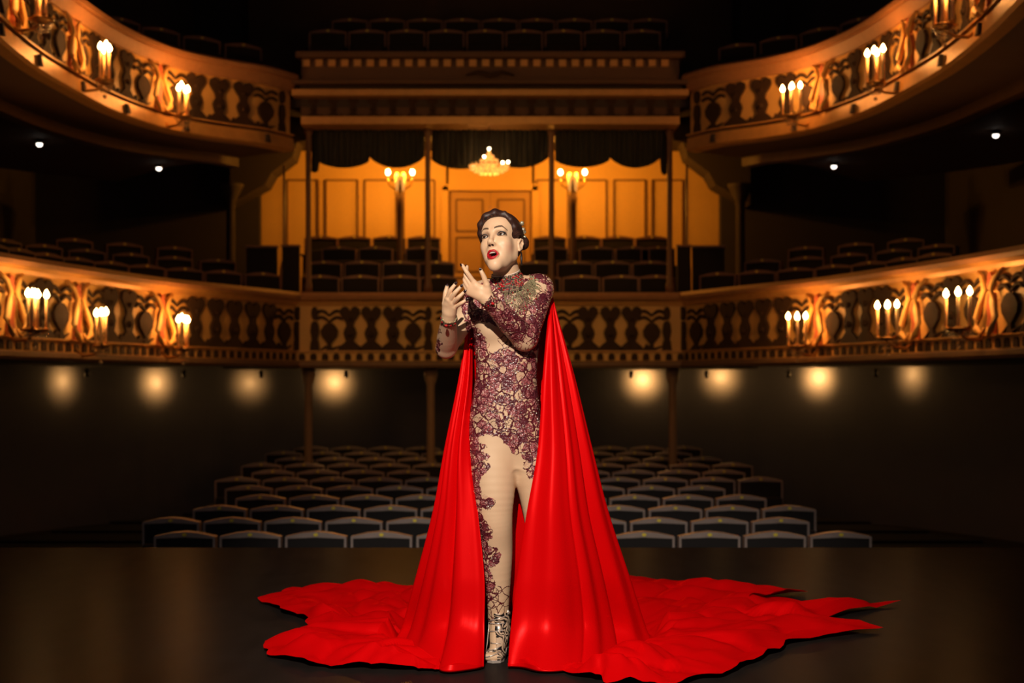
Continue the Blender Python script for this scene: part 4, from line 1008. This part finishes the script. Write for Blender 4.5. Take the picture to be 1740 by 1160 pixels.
fs = nd('ShaderNodeTexVoronoi', Scale=330.0); L(geo.outputs['Position'], fs.inputs['Vector']); fc = nd('ShaderNodeSeparateColor'); L(fs.outputs['Color'], fc.inputs[0])
burg = mixc(mth('MULTIPLY', mth('GREATER_THAN', fc.outputs[0], .84), .65), burg, (1, .62, .55))  # pale specks: sequin glints mixed into the lace colour
burg = mixc(mth('MULTIPLY', mth('LESS_THAN', fc.outputs[1], .25), .7), burg, (.03, .006, .01))
burg = mixc(mth('LESS_THAN', cellr.outputs[1], .30), burg, (.13, .025, .035))
burg = mixc(line, burg, (.10, .012, .02))
nude = mixc(nz.outputs['Fac'], (.70, .455, .285), (.75, .50, .32))
L(mixc(on, nude, burg), b.inputs['Base Color'])
L(mth('SUBTRACT', .62, mth('MULTIPLY', on, .32)), b.inputs['Roughness'])
hgt = mth('MULTIPLY', on, mth('SUBTRACT', 1.3, v2.outputs['Distance']))
bp = nd('ShaderNodeBump'); bp.inputs['Strength'].default_value = .9; bp.inputs['Distance'].default_value = .003; L(hgt, bp.inputs['Height']); L(bp.outputs[0], b.inputs['Normal'])
suit = mesh_np('bodysuit', SV, SQ, M_suit); attr(suit, 'lace', np.clip(sd/9, -1, 1.2)); attr(suit, 'veins', veins); put(suit)
me_ = suit.data
BV = BVHTree.FromPolygons([tuple(v) for v in SV], [tuple(q) for q in SQ.tolist()])
CAMP = Vector((0, 0, CAMZ))
def cast(px, py):
    d = Vector(((px-CX)/FPX, 1, (HY-py)/FPX)).normalized(); h = BV.ray_cast(CAMP, d, 8)
    return (h[0], h[1]) if h[0] is not None else (None, None)
# ---- stitched-on relief: curls and leaf outlines, sequins
g = MB(); gd = MB(); sq = MB(); rnd = random.Random(5)
def ring(mb, c, n, r, th=.0011):
    n = Vector(n).normalized(); a = n.orthogonal().normalized(); b_ = n.cross(a); pts = [c+n*.0018+(a*math.cos(t)+b_*math.sin(t))*r for t in np.linspace(0, 2*PI, 9)]
    mb.tube(pts, th, 5)
def curl(mb, px0, py0, R, a0, turns, sgn, th=.0016):
    pts = []
    for i in range(14):
        u = i/13; rr = R*(1-.8*u); a = a0+sgn*turns*2*PI*u
        h, n = cast(px0+rr*math.cos(a), py0+rr*math.sin(a))
        if h is None or (pts and (h-pts[-1]).length > .03): continue
        pts.append(h+n*.0012)
    if len(pts) > 4: mb.tube(pts, [th*(1-.4*i/len(pts)) for i in range(len(pts))], 5)
def lace_at(px_, py_, arm=False):
    a = np.array([px_], float); b_ = np.array([py_], float)
    return float(max(min(max(poly_sd(a, b_, T1)[0], poly_sd(a, b_, RL)[0], poly_sd(a, b_, LLg)[0]), -poly_sd(a, b_, K1)[0], -poly_sd(a, b_, K2)[0]), -99))
cnt = 0
while cnt < 420:
    x_, y_ = rnd.uniform(797, 936), rnd.uniform(480, 1000)
    if lace_at(x_, y_) < 2: continue
    curl(g if rnd.random() < .6 else gd, x_, y_, rnd.uniform(3.5, 8), rnd.uniform(0, 6.3), rnd.uniform(.6, 1.1), rnd.choice((-1, 1)), rnd.uniform(.0007, .0012)); cnt += 1
    if rnd.random() < .38:
        h, n = cast(x_+rnd.uniform(-4, 4), y_+rnd.uniform(-4, 4))
        if h is not None: ring(sq if rnd.random() < .35 else gd, h, n, rnd.uniform(.0016, .0030), .0010)
for c_, R in (((844, 944), 9.5), ((834, 853), 8), ((834, 903), 7), ((846, 1003), 8), ((840, 1020), 8), ((816, 560), 13), ((838, 628), 13), ((905, 640), 13), ((920, 720), 10), ((852, 727), 10), ((905, 745), 7), ((886, 555), 14), ((905, 500), 11), ((925, 505), 8), ((867, 560), 9), ((902, 545), 12)):
    curl(gd, c_[0], c_[1], R, rnd.uniform(0, 6.3), .95, 1, .0014)
o = put(g.build('lace_relief', mat('raised_burgundy_cord', (.45, .10, .11), .3, spec=.8))); o['kind'] = 'stuff'; o = put(gd.build('lace_edging', mat('raised_dark_cord', (.09, .012, .02), .35, spec=.7))); o['kind'] = 'stuff'
M_seq = mat('silver_sequin', (.9, .72, .62), .18, .8)
for cl in ([(837, 620), (839, 626), (840, 632), (837, 637), (833, 612)], [(859, 595), (863, 598), (866, 600), (858, 591)], [(893, 657), (898, 655), (897, 661)], [(868, 671), (886, 671), (890, 674), (877, 678), (887, 678)], [(824, 690), (828, 695)], [(902, 701), (907, 699), (911, 702), (904, 705)], [(858, 727), (861, 731), (855, 731)],
           [(825, 854), (830, 860), (833, 863), (828, 861)], [(836, 948), (842, 948), (839, 953)], [(906, 518), (911, 521), (905, 524), (912, 526), (908, 515)], [(876, 530), (873, 535), (813, 569), (816, 568)], [(913, 712), (914, 716)], [(875, 630), (877, 634), (880, 631)], [(929, 468), (848, 700), (806, 690)]):
    for q in cl:
        h, n = cast(*q)
        if h is not None: sq.ball(h+n*.0015, .0040, 8, 6)
o = put(sq.build('sequin', M_seq)); o['kind'] = 'stuff'

# ---- collar with beads, chain fringe, bracelets
M_silv = mat('antique_silver', (.40, .34, .20), .33, .7); M_ruby = mat('ruby_stone', (.55, .015, .02), .1, spec=1); M_gun = mat('gunmetal_bead', (.07, .05, .045), .3, .7); M_pearl = mat('seed_pearl', (.8, .68, .58), .25)
ctop, cbot = A(P(859, 463, .015)), A(P(866, 489, .035))
tax = ctop-cbot; tax /= np.linalg.norm(tax); tax = tax*.8+np.array([-.10, -.22, .7]); tax /= np.linalg.norm(tax)
ex = np.cross([0, 1, 0], tax); ex /= np.linalg.norm(ex); ey = np.cross(tax, ex)
def cpt(a, t):  # t 0 bottom .. 1 top
    c = cbot+(ctop-cbot)*t; r = .080-.024*t**.7; return c+ex*r*math.cos(a)+ey*r*.98*math.sin(a)
V = []; n = 64; mrow = 8
for j in range(mrow+1):
    for i in range(n): V.append(cpt(2*PI*i/n, j/mrow))
F = [(j*n+i, j*n+(i+1) % n, (j+1)*n+(i+1) % n, (j+1)*n+i) for j in range(mrow) for i in range(n)]
col = mesh_np('collar', V, F, mat('collar_mesh_cloth', (.20, .09, .07), .6)); sm = col.modifiers.new('t', 'SOLIDIFY'); sm.thickness = .004; put(col)
g1, g2, g3, g4 = MB(), MB(), MB(), MB()
for j in range(11):
    t = j/10; nn = 74
    for i in range(nn):
        p = cpt(2*PI*(i+.5*(j % 2))/nn, t); q = rnd.random()
        if j == 10: g4.ball(p, .0026, 6, 4); continue
        mb = g2 if (q < .33 and .1 < t < .9) else (g1 if q < .62 else g3); mb.ball(p, rnd.uniform(.0024, .0040), 6, 4)
for mb, nm, m_ in ((g1, 'silver_beads', M_silv), (g2, 'ruby_beads', M_ruby), (g3, 'dark_beads', M_gun), (g4, 'pearl_edging', M_pearl)):
    o = mb.build(nm, m_); o['kind'] = 'stuff'; o.parent = col
g1, g2 = MB(), MB()
for i in range(92):
    f = i/91; ang_ = math.radians(-8+196*f)     # fan below the collar, right to left
    sx_, sy_ = 868+33*math.cos(ang_)-3*math.sin(ang_), 481+15*math.sin(ang_)-9*math.cos(ang_)
    ln = 11+23*max(0, math.sin(ang_))**1.3+rnd.uniform(-3, 9); ex_, ey_ = sx_+ln*(math.cos(ang_)*.75+.12), sy_+ln*(.35+.75*max(0, math.sin(ang_)))
    pts = []; wv_ = rnd.uniform(0, 6)
    for j in range(10):
        u = j/9; h, nrm = cast(sx_+(ex_-sx_)*u+.9*math.sin(u*9+wv_), sy_+(ey_-sy_)*u)
        if h is None or (pts and (h-pts[-1]).length > .02): break
        pts.append(h+nrm*(.006-.003*u))
    if len(pts) > 4:
        g1.tube(pts, .0012, 5)
        for q, p in enumerate(pts[1:]):
            g1.ball(p, rnd.uniform(.0016, .0026), 6, 4)
            if rnd.random() < .035: g2.ball(p+Vector((0, -.002, 0)), .0030, 6, 4)
o = put(g1.build('chain_fringe', M_silv)); o['kind'] = 'stuff'; g2.build('ruby_beads', M_ruby, o)
o.children[0]['kind'] = 'stuff'
def bracelet(wr, el, px0):
    ax = (wr-el); ax /= np.linalg.norm(ax); u = np.cross(ax, [0, 1, 0.3]); u /= np.linalg.norm(u); v = np.cross(ax, u)
    root = None; g = MB(); gr = MB(); gk = MB()
    for k, o_ in enumerate((-.016, -.007, .003, .011)):
        c = wr+ax*o_; r = .0285-.0002*k
        g.tube([Vector(c+(u*math.cos(a)+v*math.sin(a))*(r+.001)+ax*.004*math.sin(a*5+k*1.7)) for a in np.linspace(0, 2*PI, 41)], .0024, 6)
    for i in range(30):
        a = 2*PI*i/30; c = wr+ax*(-.0025)+(u*math.cos(a)+v*math.sin(a))*.0295
        (gr if i % 3 == 0 else gk if i % 3 == 1 else g).ball(c, .0050 if i % 3 == 0 else .0044, 7, 5)
        c = wr+ax*(-.012)+(u*math.cos(a+.1)+v*math.sin(a+.1))*.030; (gk if i % 2 else g).ball(c, .003, 6, 4)
    h = A(P(px0[0], px0[1], 0)); d = np.array([(px0[0]-CX)/FPX, 1, (HY-px0[1])/FPX]); Yg = wr[1]-.030; c = np.array([(px0[0]-CX)*Yg/FPX, Yg, CAMZ+(HY-px0[1])*Yg/FPX])
    root = put(g.build('bracelet', M_silv)); gr.build('ruby_beads', M_ruby, root); gk.build('dark_beads', M_gun, root)
    MB().lathe([(.003, -.004), (.0075, -.002), (.0075, .001), (.004, .004)], tuple(c), 6).build('centre_stone', M_ruby, root)
bracelet(wr_l, el_l, (837.5, 516)); bracelet(wr_r, el_r, (758, 553))

# ---- shoes
M_shoe = bpy.data.materials.new('cutout_sandal_leather'); M_shoe.use_nodes = True; nt = M_shoe.node_tree; b = nt.nodes['Principled BSDF']; L = nt.links.new
geo = nd('ShaderNodeNewGeometry'); n1 = nd('ShaderNodeTexNoise', Scale=14.0, Detail=0.0); L(geo.outputs['Position'], n1.inputs['Vector'])
wp = nt.nodes.new('ShaderNodeVectorMath'); wp.operation = 'MULTIPLY_ADD'; L(n1.outputs['Color'], wp.inputs[0]); wp.inputs[1].default_value = (.09, .09, .09); L(geo.outputs['Position'], wp.inputs[2])
vr = nd('ShaderNodeTexWave', Scale=20.0, Distortion=7.0); vr.inputs['Detail'].default_value = 0; vr.inputs['Detail Scale'].default_value = 2; vr.bands_direction = 'DIAGONAL'; L(wp.outputs[0], vr.inputs['Vector'])
rp = nt.nodes.new('ShaderNodeValToRGB'); rp.color_ramp.interpolation = 'CONSTANT'; e = rp.color_ramp.elements; e[0].color = (.012, .01, .012, 1); e[1].position = .42; e[1].color = (.42, .27, .15, 1); q = e.new(.52); q.color = (.60, .42, .30, 1)
L(vr.outputs['Fac'], rp.inputs[0]); L(rp.outputs[0], b.inputs['Base Color']); b.inputs['Roughness'].default_value = .25; b.inputs['Specular IOR Level'].default_value = .8
M_silvs = mat('silver_leather', (.78, .66, .60), .22, .55)
for s in (0, 1):
    dx, dy = (0, 0) if s == 0 else (.21, .075)
    V, Q = surface_nets(Fb.F, Fb.lo, Fb.h, .0065); c = V[Q].mean(1); cx_, cy_, cz_ = c.T
    fx = cx_-dx; fy = cy_-dy
    reg = (cz_ < .205) & (np.abs(fx-.035) < .09) & (cz_ < .20)
    side = (fx > .026-.35*(cz_-.05)*.25) | (fy > 5.862)         # quarter and counter, open over the instep
    vamp = (cz_ < .048) & (fy > 5.715)
    reg &= (side & (cz_ < .185)) | vamp
    if s == 1: reg &= (cx_ > .16)
    else: reg &= (cx_ < .125)
    V2, Q2, _ = compact(V, Q, reg); sh = mesh_np('shoe', V2, Q2, M_shoe); sm = sh.modifiers.new('t', 'SOLIDIFY'); sm.thickness = .003; put(sh)
    g = MB()
    out = [(-.034, -.052), (-.040, -.02), (-.036, .03), (-.022, .075), (-.02, .1), (.03, .1), (.034, .06), (.036, .01), (.034, -.03), (.020, -.060), (-.012, -.072)]
    top = [g.bm.verts.new((.022+x_+dx+.3*max(0, y_)*.9, 5.755+y_+dy, .014+max(0, y_-.01)*.95)) for x_, y_ in out]; bot = [g.bm.verts.new((.022+x_+dx+.3*max(0, y_)*.9, 5.755+y_+dy, .001+max(0, y_-.01)*.95)) for x_, y_ in out]
    g.bm.faces.new(top); g.bm.faces.new(bot[::-1]); nn = len(out)
    for i in range(nn): g.bm.faces.new((bot[i], bot[(i+1) % nn], top[(i+1) % nn], top[i]))
    g.build('sole', M_silvs, sh, .002)
    MB().lathe([(.014, 0), (.0155, .01), (.019, .06), (.027, .10)], (.056+dx, 5.872+dy, 0), 14).build('heel', M_black, sh)
    MB().tube([(.072+dx, 5.865+dy, .003), (.077+dx, 5.862+dy, .05), (.080+dx, 5.868+dy, .10)], .0025, 6).build('heel_edge', M_silvs, sh)
    BS = BV
    if s == 0:
        for i, (a, b_) in enumerate((((831, 1054), (862, 1044)), ((832, 1058), (858, 1058)), ((832, 1072), (856, 1070)), ((829, 1090), (850, 1094)), ((826, 1106), (848, 1100)), ((824, 1116), (852, 1108)))):
            pts = []
            for u in np.linspace(0, 1, 8):
                h, nrm = cast(a[0]+(b_[0]-a[0])*u, a[1]+(b_[1]-a[1])*u+1.5*math.sin(u*PI))
                if h is not None and h[2] < .25 and h[1] < 5.95: pts.append(h+nrm*.003)
            if len(pts) > 3: MB().tube(pts, .0022, 6).build('strap', M_silvs, sh)
        MB().tube([P(831, 1053, .075), P(830, 1070, .07), P(828, 1092, .03), P(825, 1108, -.01)], .0025, 6).build('strap', M_silvs, sh)
        MB().ball(P(863, 1040, .06), .006, 8, 6, (1, 1, 1.8)).build('buckle', M_silvs, sh)

# ------------------------------------------------------------------ CAPE AND TRAIN
# control points (picture x, picture y, depth) round the cape: front edge left .. back .. front edge right
KEY = [
 # EL               FLt               XL                BL               BC              BR              XR               FR               ER
 [(803, 493, .100), (801, 492, .108), (800, 491, .118), (822, 488, .145), (866, 487, .150), (905, 488, .150), (935, 497, .105), (937, 500, .085), (936, 503, .070)],
 [(802, 545, .085), (799, 545, .085), (797, 545, .100), (822, 545, .160), (866, 545, .175), (915, 545, .165), (948, 548, .100), (941, 548, .060), (930, 548, .03)],
 [(803, 640, .055), (794, 640, .030), (783, 640, .075), (815, 640, .195), (866, 640, .230), (920, 640, .205), (973, 640, .075), (950, 640, .000), (922, 640, -.02)],
 [(799, 760, -.005), (779, 760, -.015), (759, 760, .070), (795, 760, .20), (866, 760, .17), (945, 760, .2), (1002, 760, .080), (962, 760, -.045), (914, 760, -.045)],
 [(812, 870, -.04), (776, 870, -.03), (739, 870, .10), (785, 870, .25), (868, 870, .15), (965, 870, .26), (1029, 870, .12), (970, 870, -.07), (895, 870, -.085)],
 [(823, 980, -.07), (770, 980, -.04), (711, 980, .22), (770, 980, .36), (872, 980, .17), (985, 980, .38), (1064, 980, .22), (985, 980, -.06), (878, 980, -.105)],
 [(823, 1065, -.09), (762, 1065, -.04), (688, 1065, .42), (758, 1040, .60), (872, 1040, .26), (1000, 1040, .60), (1092, 1065, .38), (993, 1065, -.03), (868, 1065, -.12)]]
FLOORK = [(822, 1132), (748, 1137), (672, 1088), (740, 1064), (872, 1058), (1010, 1060), (1106, 1090), (992, 1134), (863, 1132)]
rows = [[A(P(*q)) for q in r_] for r_ in KEY]; rows.append([A(FL(q[0], q[1], .012)) for q in FLOORK])
K = np.array(rows)                      # levels x ring x 3
NU, NV, NT = 760, 150, 150
def cr(arr, t):
    n = len(arr); i = np.clip(np.floor(t).astype(int), 0, n-2); f = (t-i).reshape(-1, *([1]*(arr.ndim-1)))
    p = lambda k: arr[np.clip(i+k, 0, n-1)]
    return .5*((2*p(0))+(p(1)-p(-1))*f+(2*p(-1)-5*p(0)+4*p(1)-p(2))*f*f+(3*p(0)-p(-1)-3*p(1)+p(2))*f**3)
lev = np.linspace(0, len(K)-1, NV); G = cr(K, lev)                 # NV x ring x 3
uu = np.linspace(0, 8, NU); G = np.transpose(cr(np.transpose(G, (1, 0, 2)), uu), (1, 0, 2)) # NV x NU x 3
v = np.linspace(0, 1, NV)[:, None]; u = (uu/8)[None, :]
# arc length keeps pleats even
al = np.r_[0, np.cumsum(np.linalg.norm(np.diff(G[-1], axis=0), axis=1))]; al = (al/al[-1])[None, :]
def pleat(ph): return 1.7*np.abs(np.sin(ph/2))**.75-1.1
wob = .25*np.sin(3.1*v+9*al)+.18*np.sin(7*v+23*al)
fold = .60*pleat(2*PI*(11*al+.25*wob*v))+.22*np.sin(2*PI*(19*al+.35*wob)+1.0)+.40*np.sin(2*PI*(5.3*al+.12*wob)+2.2)
amp = .0026+.046*v**1.15
edgef = np.clip(np.minimum(al, 1-al)/.02, 0, 1)**.6
T = np.gradient(G, axis=1); N = np.stack([-T[..., 1], T[..., 0], np.zeros(T.shape[:2])], -1); N /= np.linalg.norm(N, axis=2, keepdims=True)+1e-9
fine_n = .0009*np.sin(2*PI*(43*al+.6*wob))*v
G = G+N*((fold*amp+fine_n)*edgef)[..., None]
G[-1, :, 2] = .008
G[..., 2] = np.maximum(G[..., 2], .008)
# train boundary on the floor
BND = [(0, 822, 1134), (.03, 800, 1137), (.08, 745, 1142), (.125, 700, 1142), (.155, 620, 1139), (.185, 520, 1134), (.205, 452, 1116), (.22, 447, 1098), (.24, 505, 1092), (.252, 492, 1085), (.27, 520, 1072), (.285, 525, 1062), (.30, 475, 1040), (.315, 437, 1022), (.33, 500, 1010), (.36, 620, 1004), (.40, 700, 1002), (.46, 800, 990), (.54, 940, 986), (.60, 1075, 984), (.63, 1150, 992), (.66, 1245, 1000), (.69, 1372, 1012), (.70, 1300, 1020), (.715, 1400, 1036), (.725, 1535, 1027), (.735, 1440, 1046), (.745, 1400, 1056), (.755, 1505, 1073), (.77, 1400, 1086), (.785, 1336, 1098), (.80, 1305, 1120), (.82, 1230, 1150), (.845, 1130, 1172), (.875, 1030, 1166), (.90, 985, 1152), (.92, 930, 1138), (.955, 885, 1136), (1, 863, 1133)]
bu = np.array([q[0] for q in BND]); bp_ = np.array([A(FL(q[1], q[2], 0))[:2] for q in BND])
bx = np.interp(al[0], bu, bp_[:, 0]); by = np.interp(al[0], bu, bp_[:, 1])
rn = RNG.normal(size=(40,)); jag = sum(np.sin(2*PI*f*al[0]+rn[i])*a for i, (f, a) in enumerate(((37, .012), (61, .009), (95, .005))))
base = G[-1, :, :2]; B = np.stack([bx, by], 1); dirv = B-base; ln = np.linalg.norm(dirv, axis=1, keepdims=True); B = B+dirv/(ln+1e-6)*(jag[:, None]*np.clip(ln/.3, 0, 1))
w1 = (np.linspace(0, 1, NT+1)[1:])[:, None]
TR = base[None]*(1-w1[..., None])+B[None]*w1[..., None]
TX, TY = TR[..., 0], TR[..., 1]
def nz2(X, Y, seed, n=10, f0=4, f1=16, stretch=1):
    r_ = np.random.default_rng(seed); o = 0
    for i in range(n):
        f = f0*(f1/f0)**(i/(n-1)); a = r_.uniform(0, 2*PI); o = o+np.sin(2*PI*f*(X*math.cos(a)+Y*math.sin(a)*stretch)+r_.uniform(0, 6.3))/(i+1.5)
    return o
W = nz2(TX, TY, 3, 7, .8, 4)*.35
cxr, cyr = .12, 6.0
th = np.arctan2(TY-cyr, TX-cxr)
right_side = np.clip((TX-.3)/.5, 0, 1)
# long soft ridges running outwards, cross ripples where the cloth gathers
r1 = np.abs(np.sin(th*7+W*2.0+TX*1.0)); r2 = np.abs(np.sin((TX*.30+TY*1.9)*4.2+W*3.0)); r3 = np.abs(np.sin((TX*.9-TY*1.1)*6+W*3.6))
Hh = (.034*(r1*(.4+.6*r3))**.8+.032*r2**.85*(.5+.5*r1)+.018*r3**.8+.018*np.abs(np.sin(th*23+W*5))*r2+.014*(nz2(TX, TY, 9, 6, 3, 9)*.4+.5))
lnc = np.clip(ln[:, 0]/.25, 0, 1)[None, :]
env = np.clip(w1/.10, 0, 1)*(.35+.65*np.clip((1.0-w1)/.25, 0, 1))*lnc
TZ = .006+Hh*env+.010*np.clip(1-w1/.12, 0, 1)
disp = .018*nz2(TX, TY, 21, 6, 3, 9)*np.clip(w1/.2, 0, 1)*lnc
TR3 = np.stack([TX+disp*.6, TY+disp*.5, np.maximum(TZ, .003)], -1)
ALL = np.concatenate([G, TR3]); n0 = ALL.shape[0]
ALL[..., 2] = np.maximum(ALL[..., 2], .003)
I, J = np.meshgrid(np.arange(n0-1), np.arange(NU-1), indexing='ij'); Fq = np.stack([I*NU+J, I*NU+J+1, (I+1)*NU+J+1, (I+1)*NU+J], -1).reshape(-1, 4)
M_cape = bpy.data.materials.new('red_satin'); M_cape.use_nodes = True; nt = M_cape.node_tree; b = nt.nodes['Principled BSDF']
df = nt.nodes.new('ShaderNodeBsdfDiffuse'); df.inputs[0].default_value = (.70, .0012, .0025, 1); gl = nt.nodes.new('ShaderNodeBsdfGlossy'); gl.inputs[0].default_value = (1, .03, .03, 1); gl.inputs['Roughness'].default_value = .36
mx_ = nt.nodes.new('ShaderNodeMixShader'); mx_.inputs[0].default_value = .13; nt.links.new(df.outputs[0], mx_.inputs[1]); nt.links.new(gl.outputs[0], mx_.inputs[2]); nt.links.new(mx_.outputs[0], nt.nodes['Material Output'].inputs[0])
geo = nt.nodes.new('ShaderNodeNewGeometry'); mp = nt.nodes.new('ShaderNodeMapping'); mp.inputs['Scale'].default_value = (60, 60, 4); nn_ = nt.nodes.new('ShaderNodeTexNoise'); nn_.inputs['Scale'].default_value = 1
bpn = nt.nodes.new('ShaderNodeBump'); bpn.inputs['Strength'].default_value = .12; bpn.inputs['Distance'].default_value = .004
nt.links.new(geo.outputs['Position'], mp.inputs[0]); nt.links.new(mp.outputs[0], nn_.inputs[0]); nt.links.new(nn_.outputs[0], bpn.inputs['Height']); nt.links.new(bpn.outputs[0], df.inputs['Normal']); nt.links.new(bpn.outputs[0], gl.inputs['Normal']); nt.nodes.remove(b)
cape = put(mesh_np('cape', ALL.reshape(-1, 3), Fq, M_cape))
